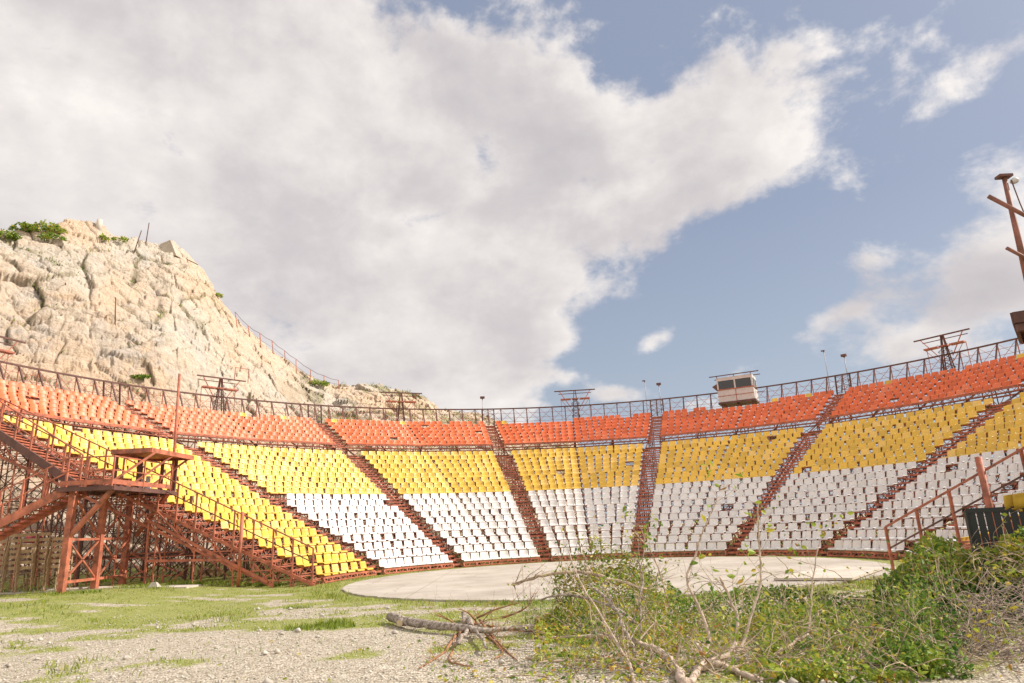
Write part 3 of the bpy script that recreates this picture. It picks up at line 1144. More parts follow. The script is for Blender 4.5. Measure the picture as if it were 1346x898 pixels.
# ------------------------------------------------------------------ aisle stairs
AIS = ['aisle stair nearest the lookout tower, climbing between yellow and white seats', 'second aisle stair from the lookout tower, slanting up to the rocky hill', 'third aisle stair from the lookout tower, topped by a small lamp',
       'narrow steep aisle stair between the middle block and the booth block', 'aisle stair one block past the control booth, under two lamp poles', 'aisle stair second past the control booth',
       'aisle stair behind the slanting stair handrail', 'aisle stair hidden near the black barrier']
for a_ in range(1, 9):
    th = TH0 + (a_ - 3) * DTH
    root = thing('aisle_stair', pol(R0, th, 0), 'rusty open ' + AIS[a_ - 1], 'stairs', 'open steel aisle stairs between seating blocks')
    tv = Vector((cos(th), -sin(th), 0))
    ov = Vector((sin(th), cos(th), 0))
    for sgn in (-1, 1):
        mb = MB()
        for (r0, z0, r1, z1, w) in ((R0 - 0.1, Z0 - 0.62, R0 + 18.6 * DR, Z0 + 18.2 * DH - 0.60, 0), (RO_ - 0.1, ZO - 0.65, RO_ + 6.7 * DO, ZO + 6.3 * HO - 0.62, 1)):
            w0, w1 = (0.52, 1.1) if not w else (0.8, 0.8)
            mb.bar(C0 + ov * r0 + tv * (sgn * w0 / 2) + Vector((0, 0, z0)), C0 + ov * r1 + tv * (sgn * w1 / 2) + Vector((0, 0, z1)), 0.05, 0.14)
        mb.build('stringer', 'steel', root)
    for orange, nrow in ((False, NW + NY), (True, NO)):
        for i in range(nrow):
            r, z = row_rz(i, orange)
            w = aisle_w(i, orange) + 0.04
            mb = MB()
            for (dr, dz) in ((-0.12, -0.36), (0.27, -0.175)):
                c = C0 + ov * (r + dr) + Vector((0, 0, z + dz))
                mb.bar(c - ov * 0.14 - tv * (w / 2), c - ov * 0.14 + tv * (w / 2), 0.03, 0.085)
                for e_ in (-0.05, 0.06):
                    mb.bar(c + ov * e_ - tv * (w / 2), c + ov * e_ + tv * (w / 2), 0.06, 0.025)
            q0 = C0 + ov * (r + 0.1) - tv * (w / 2) + Vector((0, 0, z - 0.20))
            q1 = q0 + tv * w
            g0, g1 = q0 - Vector((0, 0, 0.30)), q1 - Vector((0, 0, 0.30))
            mb.bar(q0, q1, 0.035)
            mb.bar(g0, g1, 0.035)
            zig(mb, q0, q1, g0, g1, 0.45, 0.022)
            mb.build('step', 'steel', root)
    mb = MB()
    for e_ in range(4):
        c = C0 + ov * (25.3 + 0.38 * e_) + Vector((0, 0, 7.05))
        mb.bar(c - tv * 0.55, c + tv * 0.55, 0.3, 0.03)
    for s_ in (-1, 1):
        for e_ in (25.1, 26.6):
            mb.bar(C0 + ov * e_ + tv * 0.5 * s_ + Vector((0, 0, 7.0)), C0 + ov * e_ + tv * 0.5 * s_ + Vector((0, 0, 5.6)), 0.05)
    for e_ in range(4):
        c = C0 + ov * (26.75) + Vector((0, 0, 7.2 + 0.2 * e_))
        mb.bar(c - tv * 0.45, c + tv * 0.45, 0.05)
    mb.build('landing', 'steel', root)
    mb = MB()          # lattice gate at the head of the stair
    for s_ in (-1, 1):
        mb.bar(C0 + ov * RR + tv * 0.52 * s_ + Vector((0, 0, ZR + 0.02)), C0 + ov * (RR - 0.3) + tv * 0.52 * s_ + Vector((0, 0, ZR - 2.0)), 0.09)
    for k_ in range(4):
        z1, z2 = ZR - 0.1 - 0.42 * k_, ZR - 0.52 - 0.42 * k_
        r1 = RR - 0.065 * k_
        mb.bar(C0 + ov * r1 - tv * 0.5 + Vector((0, 0, z1)), C0 + ov * r1 + tv * 0.5 + Vector((0, 0, z2)), 0.022)
        mb.bar(C0 + ov * r1 + tv * 0.5 + Vector((0, 0, z1)), C0 + ov * r1 - tv * 0.5 + Vector((0, 0, z2)), 0.022)
        mb.bar(C0 + ov * r1 + tv * 0.5 + Vector((0, 0, z1)), C0 + ov * r1 - tv * 0.5 + Vector((0, 0, z1)), 0.022)
    mb.bar(C0 + ov * (RR - 0.35) - tv * 0.55 + Vector((0, 0, ZR - 1.62)), C0 + ov * (RR - 0.35) + tv * 0.55 + Vector((0, 0, ZR - 1.62)), 0.5, 0.08)
    mb.build('head_gate', 'steel_dark', root)


# ------------------------------------------------------------------ end stairs with handrails
def end_stair(th, side, label, plane_off, name='end_stair', nrow=19):
    """side: +1 when the open side looks towards smaller angles (tower end), -1 for the other end"""
    ov = Vector((sin(th), cos(th), 0))
    sv = Vector((-cos(th), sin(th), 0)) * side       # away from the seats
    root = thing(name, C0 + ov * R0 + sv * 0.2, label, 'stairs')
    w0, w1 = -0.30, plane_off
    for i in range(nrow):
        r, z = row_rz(i, False)
        mb = MB()
        for (dr, dz) in ((-0.16, -0.36), (0.24, -0.175)):
            c = C0 + ov * (r + dr) + Vector((0, 0, z + dz))
            for e_ in (-0.1, 0, 0.1):
                mb.bar(c + ov * e_ + sv * w0, c + ov * e_ + sv * w1, 0.07, 0.025)
        q0 = C0 + ov * (r + 0.1) + sv * w0 + Vector((0, 0, z - 0.12))
        q1 = C0 + ov * (r + 0.1) + sv * w1 + Vector((0, 0, z - 0.12))
        g0, g1 = q0 - Vector((0, 0, 0.34)), q1 - Vector((0, 0, 0.34))
        mb.bar(q0, q1, 0.04)
        mb.bar(g0, g1, 0.04)
        zig(mb, q0, q1, g0, g1, 0.4, 0.025)
        # little lattice side panel to the next row
        s0 = q1 + Vector((0, 0, 0))
        s1 = q1 + ov * (DR * 0.9)
        mb.bar(s0, s1, 0.035)
        mb.bar(g1, g1 + ov * DR, 0.045)
        zig(mb, s0, s1, g1, g1 + ov * (DR * 0.9), 0.4, 0.022)
        mb.bar(s0, g1 - Vector((0, 0, 0.25)), 0.045)
        mb.build('step', 'steel', root)
    mb = MB()
    top, midr = [], []
    for i in range(nrow):
        r, z = row_rz(i, False)
        p = C0 + ov * (r + 0.05) + sv * (w1 + 0.04) + Vector((0, 0, z))
        pst = MB()
        pst.bar(p + Vector((0, 0, -0.45)), p + Vector((0, 0, 1.0)), 0.055)
        pst.build('rail_post', 'steel', root)
        top.append(p + Vector((0, 0, 1.0)))
        midr.append(p + Vector((0, 0, 0.50)))
    mb.bar(top[0], top[-1], 0.045)
    mb.build('handrail', 'steel', root)
    mb = MB()
    mb.bar(midr[0], midr[-1], 0.035)
    mb.build('mid_rail', 'steel_dark', root)
    # stringers, posts and braces below the open side
    mb = MB()
    base = [C0 + ov * (row_rz(i, False)[0]) + sv * w1 + Vector((0, 0, row_rz(i, False)[1])) for i in range(nrow)]
    d1, d2 = Vector((0, 0, -0.55)), Vector((0, 0, -1.25))
    mb.bar(base[0] + Vector((0, 0, -0.3)), base[-1] + d1, 0.07, 0.11)
    mb.bar(base[2] + Vector((0, 0, -1.02)), base[-1] + d2, 0.07, 0.10)
    mb.build('stringer', 'steel', root)
    for i in range(1, nrow):
        mb = MB()
        p = base[i]
        if i % 2 == 0:
            mb.bar(p + d1, (p.x, p.y, 0), 0.05)
        else:
            mb.bar(p + d1, p + d2 if p.z > 1.3 else (p.x, p.y, 0), 0.05)
        if i >= 2 and i + 2 < nrow and i % 2 == 0:
            mb.bar(p + d2 if p.z > 1.3 else (p.x, p.y, 0.05), base[i + 1] + d1, 0.045)
            mb.bar(p + d1, base[i + 1] + d2 if base[i + 1].z > 1.3 else (base[i + 1].x, base[i + 1].y, 0.05), 0.045)
        mb.build('side_brace', 'steel', root)
    return root


el_ = end_stair(THL, 1, 'rusty end stair with handrail beside the yellow seats by the lookout tower', 0.62)
er_ = end_stair(THR, -1, 'rusty end stair with slanting handrail behind the leafy shrub', 0.62)
ovL = Vector((sin(THL), cos(THL), 0))
svL = Vector((-cos(THL), sin(THL), 0))
# long bottom tie and tall round post of the tower end
pl = C0 + svL * 0.70
mb = MB()
a, b2 = on_plane(193, 737.5, pl, svL), on_plane(293, 736, pl, svL)
mb.bar(a, b2, 0.07, 0.09)
a2, a3 = on_plane(190, 768, pl, svL), on_plane(196, 683, pl, svL)
mb.bar(a2, a3, 0.07)
mb.bar(on_plane(196, 685, pl, svL), on_plane(352, 765.5, pl, svL), 0.08, 0.10)
mb.bar(on_plane(206, 672, pl, svL), on_plane(240, 708, pl, svL), 0.05)
mb.bar(on_plane(203, 700, pl, svL), on_plane(212, 738, pl, svL), 0.04)
mb.build('lower_brace', 'steel', el_)
mb = MB()
p0 = on_plane(313, 768, pl + svL * 0.12, svL)
mb.tube([(p0.x, p0.y, 0.0), (p0.x, p0.y, 2.75)], 0.065, 10)
tag(mb.build('steel_post', 'steel', None, True), 'tall round rust red post standing before the yellow seat stair', 'post')
ovR = Vector((sin(THR), cos(THR), 0))
svR = Vector((cos(THR), -sin(THR), 0))
mb = MB()
p1 = C0 + ovR * (R0 + 3.05 * DR) + svR * 0.75
mb.tube([(p1.x, p1.y, 0.0), (p1.x, p1.y, 2.75)], 0.075, 10)
tag(mb.build('steel_post', 'steel', None, True), 'thick rust red post on the slanting handrail over the white seats', 'post')


# ------------------------------------------------------------------ rim platforms, booth, lamps
def frame_at(th, r=RR):
    return C0 + Vector((sin(th), cos(th), 0)) * r, Vector((cos(th), -sin(th), 0)), Vector((sin(th), cos(th), 0))


PLAT = {1: 'speaker platform frame on the rim before the cliff, with a square hoop on top', 2: 'speaker platform frame on the rim before the low rocky outcrop', 3: 'speaker platform frame on the middle of the rim against open sky',
        5: 'speaker platform frame on the rim past the control booth', 0: 'speaker platform frame on the rim at the tower end', 6: 'speaker platform frame on the rim above the eighth aisle', 7: 'speaker platform frame on the rim near the last block'}
cent = {0: -1.275, 1: -0.829, 2: -0.390, 3: 0.073, 5: 0.945, 6: 1.401, 7: 1.847}
for b, th in cent.items():
    P0, T, O = frame_at(th)
    P0 = P0 + Vector((0, 0, ZR))
    root = thing('speaker_platform', P0, 'rusty ' + PLAT[b], 'platform', 'speaker platforms along the rim')
    q = lambda x_, y_, z_: P0 + T * x_ + O * y_ + Vector((0, 0, z_))
    mb = MB()
    for s_ in (-1, 1):
        for y_ in (-0.25, 0.25):
            mb.bar(q(0.38 * s_, y_, -2.2), q(0.06 * s_, y_ * 0.3, 1.35), 0.06)
        for k_ in range(5):
            z1 = -2.0 + 0.55 * k_
            mb.bar(q(-0.36, 0.25 * s_, z1), q(0.34, 0.25 * s_, z1 + 0.5), 0.028)
            mb.bar(q(0.36, 0.25 * s_, z1), q(-0.34, 0.25 * s_, z1 + 0.5), 0.028)
            mb.bar(q(-0.36, 0.25 * s_, z1), q(0.36, 0.25 * s_, z1), 0.028)
    mb.build('mast', 'steel_dark', root)
    mb = MB()
    mb.bar(q(-1.8, -0.15, 1.35), q(1.8, -0.15, 1.35), 0.08, 0.09)
    mb.bar(q(-1.45, 0.35, 1.18), q(1.45, 0.35, 1.18), 0.05)
    mb.build('top_beam', 'steel_dark', root)
    mb = MB()
    for s_ in (-1, 1):
        mb.bar(q(1.35 * s_, -0.15, 1.32), q(0.40 * s_, 0, -0.15), 0.05)
        mb.bar(q(1.25 * s_, 0.3, 0.6), q(1.25 * s_, 0.3, -1.2), 0.03)
        mb.bar(q(1.25 * s_, -0.1, 0.6), q(0.42 * s_, 0, -0.5), 0.03)
    mb.build('strut', 'steel', root)
    for x0, x1 in ((-1.28, -0.38), (-0.27, 0.27), (0.38, 1.28)):
        mb = MB()
        mb.bar(q(x0, 0.05, 0.62), q(x1, 0.05, 0.62), 0.45, 0.10)
        mb.build('shelf', 'steel', root)
    if b == 1:
        mb = MB()
        mb.poly([q(1.0, 0, 1.4), q(1.0, 0, 2.35), q(2.05, 0, 2.35), q(2.05, 0, 1.25)], 0.04)
        mb.build('hoop', 'steel', root)

# control booth
P0, T, O = frame_at(0.488, 32.2)
P0 = P0 + Vector((0, 0, 10.85))
booth = thing('control_booth', P0, 'small white glazed control booth standing on the rim above the orange seats', 'booth')
q = lambda x_, y_, z_: P0 + T * x_ + O * y_ + Vector((0, 0, z_))


def rim_ring(mb, x0, x1, y0, y1, z0, z1, x0b=None):
    mb.hexa([q(x0, y0, z0), q(x1, y0, z0), q(x1, y1, z0), q(x0, y1, z0), q(x0, y0, z1), q(x1, y0, z1), q(x1, y1, z1), q(x0, y1, z1)])


mb = MB()
rim_ring(mb, -1.42, 1.42, 0.0, 1.9, 0.12, 1.10)
mb.build('lower_wall', 'booth_white', booth)
mb = MB()
rim_ring(mb, -1.42, 1.42, 0.0, 1.9, 1.88, 2.15)
mb.build('upper_wall', 'booth_white', booth)
for (x0, x1, y0, y1) in ((-1.42, -1.30, 0, 0.12), (-0.05, 0.07, 0, 0.1), (1.30, 1.42, 0, 0.12), (-1.42, -1.3, 1.78, 1.9), (1.30, 1.42, 1.78, 1.9), (1.32, 1.42, 0.9, 1.0)):
    mb = MB()
    rim_ring(mb, x0, x1, y0, y1, 1.10, 1.88)
    mb.build('mullion', 'booth_white', booth)
for (x0, x1) in ((-1.30, -0.05), (0.07, 1.30)):
    mb = MB()
    rim_ring(mb, x0, x1, 0.04, 0.06, 1.10, 1.88)
    mb.build('window', 'glass', booth)
for x_ in (-1.38, 1.36):
    mb = MB()
    rim_ring(mb, x_, x_ + 0.02, 0.12, 1.78, 1.10, 1.88)
    mb.build('window', 'glass', booth)
mb = MB()
rim_ring(mb, -1.30, 1.30, 1.80, 1.86, 1.10, 1.88)
mb.build('back_wall', 'booth_white', booth)
mb = MB()
rim_ring(mb, -1.47, 1.47, -0.06, 1.95, -0.05, 0.12)
for x_ in (-1.2, 0, 1.2):
    mb.bar(q(x_, 0.1, -0.06), q(x_, 0.1, -1.2), 0.1)
    mb.bar(q(x_, 1.7, -0.06), q(x_, 1.7, -1.8), 0.1)
mb.build('floor_frame', 'steel_dark', booth)
mb = MB()
mb.bar(q(-1.43, -0.03, 1.14), q(1.43, -0.03, 1.14), 0.05, 0.07)
mb.bar(q(-1.43, -0.02, 0.62), q(1.43, -0.02, 0.62), 0.03, 0.04)
mb.bar(q(0.02, -0.02, 0.14), q(0.02, -0.02, 1.1), 0.05, 0.03)
mb.bar(q(1.45, 0, 1.14), q(1.45, 1.9, 1.14), 0.05, 0.07)
mb.build('trim', 'steel', booth)
mb = MB()
mb.bar(q(-1.95, -0.1, 2.30), q(2.0, -0.1, 2.30), 0.07, 0.07)
mb.bar(q(-1.75, 1.0, 2.22), q(1.95, 1.0, 2.22), 0.06, 0.06)
mb.bar(q(-1.6, 1.7, 0.9), q(2.0, 1.7, 0.9), 0.05, 0.05)
for x_ in (-1.35, 0.02, 1.35):
    mb.bar(q(x_, -0.1, 2.15), q(x_, -0.1, 2.30), 0.05)
mb.build('roof_rail', 'steel_dark', booth)
mb = MB()
mb.add([q(-1.44, 0.1, 1.7), q(-1.44, 0.1, 1.05), q(-1.85, 0.1, 1.5), q(-1.44, 0.6, 1.7), q(-1.44, 0.6, 1.05), q(-1.85, 0.6, 1.5)], [(0, 1, 2), (5, 4, 3), (0, 3, 4, 1), (1, 4, 5, 2), (2, 5, 3, 0)])
mb.build('side_speaker', 'steel_dark', booth)


def lamp_pole(th, dx, h, kind, label):
    P0, T, O = frame_at(th)
    p = P0 + T * dx + Vector((0, 0, ZR - 1.2))
    root = thing('lamp_pole', p, label, 'lamp', 'lamp poles along the rim')
    mb = MB()
    mb.tube([p, p + Vector((0, 0, h + 1.2))], 0.028 if kind else 0.022, 6)
    mb.build('pole', 'grey_steel', root, True)
    mb = MB()
    e_ = p + Vector((0, 0, h + 1.2))
    if kind:
        mb.box(e_ + Vector((0, 0, 0.08)) - O * 0.05, 0.38, 0.26, 0.17, T, O)
        mb.box(e_ - Vector((0, 0, 0.03)), 0.10, 0.10, 0.08, T, O)
    else:
        mb.box(e_ - T * 0.06, 0.26, 0.12, 0.08, T, O)
        mb.box(e_ - Vector((0, 0, 0.08)), 0.07, 0.07, 0.10, T, O)
    mb.build('lamp_head', 'steel_dark', root)


lamp_pole(-0.175, 0, 0.95, 1, 'short floodlight pole above the third aisle stair, near the outcrop end')
lamp_pole(0.259, 0, 1.75, 0, 'thin tall pole above the steep aisle before the booth block')
lamp_pole(0.295, 0, 1.25, 1, 'short floodlight pole above the steep aisle before the booth block')
lamp_pole(0.715, -0.5, 2.1, 0, 'thin tall pole above the aisle just past the control booth')
lamp_pole(0.742, 0, 1.35, 1, 'short floodlight pole above the aisle just past the control booth')


# ------------------------------------------------------------------ lookout towers
def lookout(tr, name, label):
    """tr maps tower coordinates to the world; built at the tower end, mirrored at the other"""
    root = thing(name, tr(-15.5, 24.0, 0.0), label, 'tower', 'roofed steel lookout towers at the stand ends')
    B = lambda mb, a_, c_, w=0.1, h=None: mb.bar(tr(*a_), tr(*c_), w, h)
    legs = [(-15.4, 23.75), (-15.42, 25.6), (-15.5, 27.5)]
    for (lx, ly) in legs:
        mb = MB()
        B(mb, (lx, ly, 0.0), (lx, ly, 3.6), 0.2, 0.2)
        mb.build('leg', 'steel', root)
    for (lx, ly) in ((-15.7, 29.3), (-13.6, 28.6)):
        mb = MB()
        B(mb, (lx, ly, 0.0), (lx, ly, 3.6), 0.09)
        mb.build('leg', 'steel_dark', root)
    for (y0, y1, z1) in ((23.75, 25.6, 1.9), (25.6, 27.5, 1.9)):
        mb = MB()
        zb = 0.62
        B(mb, (-15.4, y0, zb), (-15.4, y1, zb), 0.09)
        B(mb, (-15.4, y0, z1 + 0.1), (-15.4, y1, z1 + 0.1), 0.08)
        B(mb, (-15.4, y0, zb), (-15.4, y1, z1 + 0.1), 0.05)
        B(mb, (-15.4, y0, z1 + 0.1), (-15.4, y1, zb), 0.05)
        B(mb, (-15.4, y0, z1 + 0.1), (-15.4, y1, 3.5), 0.05)
        B(mb, (-15.4, y0, 3.5), (-15.4, y1, z1 + 0.1), 0.05)
        mb.build('cross_brace', 'steel', root)
    mb = MB()
    for z1, z2 in ((0.5, 1.4), (1.4, 2.4), (2.4, 3.5)):
        B(mb, (-15.5, 27.9, z1), (-13.6, 28.6, z2), 0.05)
        B(mb, (-15.5, 27.9, z2), (-13.6, 28.6, z1), 0.05)
        B(mb, (-15.5, 27.9, z1), (-13.6, 28.6, z1), 0.05)
    mb.build('cross_brace', 'steel', root)
    for (ly, ex, ey) in ((23.75, -13.95, 23.55), (27.9, -13.65, 26.75)):
        mb = MB()
        B(mb, (-15.35, ly, 2.1), (ex, ey, 3.6), 0.13, 0.13)
        mb.build('deck_brace', 'steel', root)
    mb = MB()
    c = [(-15.75, 23.4), (-13.85, 23.4), (-13.6, 26.7), (-13.65, 27.4), (-15.75, 27.4)]
    for z_ in (3.60, 3.72):
        pass
    for k_ in range(5):
        a_, d_ = c[k_], c[(k_ + 1) % 5]
        B(mb, (*a_, 3.64), (*d_, 3.64), 0.07, 0.13)
    for k_ in range(11):
        yy = 23.55 + 0.36 * k_
        B(mb, (-15.73, yy, 3.72), (-13.88 + (0.25 * min(1, (yy - 23.4) / 3.4)), yy, 3.72), 0.27, 0.03)
    mb.build('deck', 'steel_dark', root)
    # railing panels
    mb = MB()
    rp = [(-15.7, 23.4), (-14.8, 23.4), (-13.9, 23.4), (-13.75, 25.1), (-13.6, 26.8)]
    for a_, d_ in zip(rp, rp[1:]):
        B(mb, (*a_, 4.72), (*d_, 4.72), 0.045)
        B(mb, (*a_, 4.25), (*d_, 4.25), 0.035)
        B(mb, (*a_, 3.86), (*d_, 3.86), 0.03, 0.16)
        B(mb, (*d_, 3.7), (*d_, 4.75), 0.05)
    mb.build('railing', 'steel', root)
    # roof canopy
    zr = 5.10
    r4 = [(-14.85, 24.75), (-13.45, 24.85), (-13.2, 27.6), (-14.9, 27.6)]
    zz_ = [5.08, 5.10, 5.08, 5.08]
    mb = MB()
    mb.hexa([tr(*p_, z_ - 0.02) for p_, z_ in zip(r4, zz_)] + [tr(*p_, z_ + 0.02) for p_, z_ in zip(r4, zz_)])
    for k_ in range(4):
        B(mb, (*r4[k_], zz_[k_] - 0.03), (*r4[(k_ + 1) % 4], zz_[(k_ + 1) % 4] - 0.03), 0.06, 0.17)
    mb.build('roof', 'steel', root)
    for (px2, py2, w) in ((-14.72, 24.9, 0.1), (-14.55, 26.2, 0.14), (-14.3, 27.4, 0.1), (-13.75, 27.4, 0.09)):
        mb = MB()
        B(mb, (px2, py2, 3.7), (px2, py2, 5.0), w)
        mb.build('roof_post', 'steel_dark', root)
    for (ly, ty) in ((24.0, 24.95), (25.3, 26.2), (26.6, 27.5)):
        mb = MB()
        B(mb, (-14.5, ly, 3.75), (-13.35, ty, 4.98), 0.08)
        mb.build('roof_brace', 'steel', root)
    mb = MB()
    mb.tube([tr(-13.95, 27.6, 3.6), tr(-14.05, 27.6, 8.6)], 0.055, 8)
    mb.build('mast', 'steel', root, True)
    return root


lt = lookout(lambda x_, y_, z_: Vector((x_, y_, z_ + (0.28 if z_ == 0.0 else 0.0))), 'lookout_tower', 'rust red braced lookout tower with canopy in front of the yellow seats')
mb = MB()
ax_ = THL * 0.5 + THR * 0.5


def mirror(x_, y_, z_):
    dx, dy = x_ - CX, y_ - CY
    r, t = sqrt(dx * dx + dy * dy), atan2(dx, dy)
    t = 2 * ax_ - t
    return Vector((CX + r * sin(t), CY + r * cos(t), z_))


# far corner tower: only its canopy corner and its mast with cross pipes reach into the picture
rt_ = thing('lookout_tower', (10.8, 12.6, 0), 'lookout tower of which only the dark canopy corner and tall crossed mast show', 'tower', 'roofed steel lookout towers at the stand ends')
zt = 5.2
K = at(1330, 411, 12.6)
zt = K.z
d1, d2 = Vector((0.86, -0.5, 0)), Vector((0.62, 0.78, 0))
mb = MB()
K0 = Vector((K.x, K.y, zt))
cs = [K0, K0 + d1 * 2.6, K0 + d1 * 2.6 + d2 * 2.2, K0 + d2 * 2.2]
mb.hexa([p_ + Vector((0, 0, -0.04)) for p_ in cs] + cs)
for k_ in range(4):
    mb.bar(cs[k_] - Vector((0, 0, 0.11)), cs[(k_ + 1) % 4] - Vector((0, 0, 0.11)), 0.07, 0.22)
mb.bar(cs[0] + Vector((0.05, 0.05, -0.3)), cs[1] + Vector((0.05, 0.05, -0.3)), 0.12, 0.14)
mb.build('roof', 'steel_dark', rt_)
for k_ in range(4):
    mb = MB()
    p_ = K0 + d1 * (0.9 if k_ in (0, 3) else 2.5) + d2 * (0.3 if k_ < 2 else 2.0)
    mb.bar((p_.x, p_.y, 0), (p_.x, p_.y, zt - 0.1), 0.14)
    mb.build('leg', 'steel', rt_)
mb = MB()
c_ = K0 + d1 * 1.2 + d2 * 1.1
mb.box((c_.x, c_.y, 3.65), 2.4, 2.2, 0.12, d1, d2)
mb.build('deck', 'steel_dark', rt_)
YM = 12.0
mp0, mp1 = at(1320, 234, YM), at(1347, 352, YM)
mb = MB()
dv = (mp1 - mp0).normalized()
base = Vector((mp0.x + 0.0, mp0.y, zt - 0.2))
base.x = mp1.x + (mp1.x - mp0.x) * 0.1
low = mp0 + dv * ((mp0.z - zt) / -dv.z)
mb.tube([low, mp0], [0.064, 0.042], 10)
mb.build('mast', 'mast_steel', rt_, True)
mb = MB()
e0, e1 = at(1299, 258, YM - 0.1), at(1347, 283, YM - 0.15)
mb.tube([e0, e0 + (e1 - e0) * 2.2], 0.042, 10)
mb.build('cross_pipe', 'mast_steel', rt_, True)
mb = MB()
e0, e1 = at(1323, 326, YM - 0.1), at(1346, 338, YM - 0.1)
mb.tube([e0, e0 + (e1 - e0) * 1.6], 0.033, 8)
mb.build('cross_pipe', 'mast_steel', rt_, True)
mb = MB()
mb.box(mp0 + Vector((0, 0, 0.03)), 0.26, 0.16, 0.05)
mb.tube([mp0 + Vector((0.06, -0.08, -0.1)), mp0 + Vector((0.09, -0.1, -0.6)), mp0 + Vector((0.16, -0.1, -1.1))], 0.012, 5)
mb.build('mast_cap', 'steel_dark', rt_)
mb = MB()
bm_c = mp0 + Vector((0.14, -0.05, -0.1))
mb.tube([bm_c + Vector((-0.07, 0, -0.03)), bm_c + Vector((-0.03, 0, -0.01)), bm_c + Vector((0.03, 0, 0.02)), bm_c + Vector((0.07, 0, 0.04))], [0.03, 0.06, 0.065, 0.03], 10)
mb.build('lamp_head', 'white_box', rt_, True)

# stair from the deck up along the stand end, and stair down to the ground
up_ = thing('access_stair', (-17, 24.3, 3.6), 'dark stair climbing from the tower deck along the stand end', 'stairs')
A, B3 = Vector((-15.6, 24.3, 3.78)), at(-60, 531, 25.8)
mb = MB()
mb.bar(A, B3, 0.08, 0.28)
mb.build('stringer', 'steel_dark', up_)
A2, B4 = A + Vector((0, 1.1, 0)), B3 + Vector((0, 1.1, 0))
mb = MB()
mb.bar(A2, B4, 0.08, 0.28)
mb.build('stringer', 'steel_dark', up_)
n_ = 22
for k_ in range(n_):
    t = (k_ + 0.5) / n_
    p_, p2_ = A.lerp(B3, t), A2.lerp(B4, t)
    mb = MB()
    mb.bar(p_ + Vector((0, 0, 0.06)), p2_ + Vector((0, 0, 0.06)), 0.26, 0.03)
    mb.bar(p_ + Vector((0.1, 0, -0.02)), p2_ + Vector((0.1, 0, -0.02)), 0.03)
    mb.build('tread', 'steel', up_)
mb = MB()
for k_ in range(9):
    p_ = A.lerp(B3, k_ / 8)
    mb.bar(p_ - Vector((0, 0, 0.12)), p_ + Vector((0, 0, 1.15)), 0.055)
mb.bar(A + Vector((0, 0, 1.15)), B3 + Vector((0, 0, 1.15)), 0.045)
mb.bar(A + Vector((0, 0, 0.65)), B3 + Vector((0, 0, 0.65)), 0.035)
mb.build('handrail', 'steel', up_)
mb = MB()
for k_ in range(1, 8):
    if k_ % 2 == 0:
        p_ = A2.lerp(B4, k_ / 8)
        mb.bar((p_.x, p_.y + 1.6, 0.1), (p_.x, p_.y + 1.6, p_.z - 0.2), 0.06)
        mb.bar((p_.x, p_.y + 1.6, p_.z - 1.2), p_ - Vector((0, 0, 0.15)), 0.05)
for k_ in range(1, 7):
    p_, q_ = A2.lerp(B4, k_ / 8), A2.lerp(B4, (k_ + 1) / 8)
    for z1, z2 in ((2.2, 3.7),):
        mb.bar((p_.x, p_.y + 1.6, z1), (q_.x, q_.y + 1.6, z2), 0.035)
        mb.bar((q_.x, q_.y + 1.6, z1), (p_.x, p_.y + 1.6, z2), 0.035)
mb.build('support_lattice', 'steel_dark', up_)

dn = thing('access_stair', (-17, 23.6, 0.3), 'rust red stair descending from the tower deck above the stacked chairs', 'stairs')
A, Bd = Vector((-15.55, 23.5, 3.62)), at(-70, 724, 22.6)
A2, Bd2 = A + Vector((0, 1.15, 0)), Bd + Vector((0, 1.15, 0))
for p_, q_ in ((A, Bd), (A2, Bd2)):
    mb = MB()
    mb.bar(p_, q_, 0.07, 0.26)
    mb.build('stringer', 'steel', dn)
for k_ in range(14):
    t = (k_ + 0.7) / 14
    mb = MB()
    p_, q_ = A.lerp(Bd, t), A2.lerp(Bd2, t)
    mb.bar(p_, q_, 0.28, 0.035)
    mb.build('tread', 'steel', dn)
mb = MB()
for k_ in range(6):
    p_ = A.lerp(Bd, k_ / 5)
    mb.bar(p_ - Vector((0, 0, 0.05)), p_ + Vector((0, 0, 1.15)), 0.06)
mb.bar(A + Vector((0, 0, 1.12)), Bd + Vector((0, 0, 1.12)), 0.04)
mb.bar(A + Vector((0, 0, 0.62)), Bd + Vector((0, 0, 0.62)), 0.035)
for k_ in range(6):
    p_ = A2.lerp(Bd2, k_ / 5)
    mb.bar(p_ - Vector((0, 0, 0.05)), p_ + Vector((0, 0, 1.15)), 0.04)
mb.bar(A2 + Vector((0, 0, 1.12)), Bd2 + Vector((0, 0, 1.12)), 0.035)
mb.build('handrail', 'steel', dn)

# ------------------------------------------------------------------ stacked wooden chairs under the stair
def make_chair():
    root = thing('wooden_chair', (0, 0, 0), 'x', 'chair', 'wooden chairs stacked under the tower stair')
    mb = MB()
    pts = [Vector((-0.23 + 0.46 * k_ / 6, 0.0 - 0.07 * sin(pi * k_ / 6), 0.80)) for k_ in range(7)]
    for a_, c_ in zip(pts, pts[1:]):
        mb.bar(a_, c_, 0.024, 0.105)
    mb.build('backrest', 'wood_tan', root)
    mb = MB()
    for k_ in range(5):
        mb.bar((-0.21, 0.03 + 0.085 * k_, 0.44), (0.21, 0.03 + 0.085 * k_, 0.44), 0.075, 0.02)
    mb.build('seat', 'wood_tan', root)
    for s_ in (-1, 1):
        mb = MB()
        mb.poly([(0.235 * s_, 0.02, 0.84), (0.24 * s_, -0.02, 0.45), (0.24 * s_, -0.10, 0.0)], 0.03)
        mb.poly([(0.225 * s_, 0.0, 0.45), (0.23 * s_, 0.42, 0.43), (0.235 * s_, 0.47, 0.0)], 0.03)
        mb.build('side_frame', 'wood_tan', root)
    return root


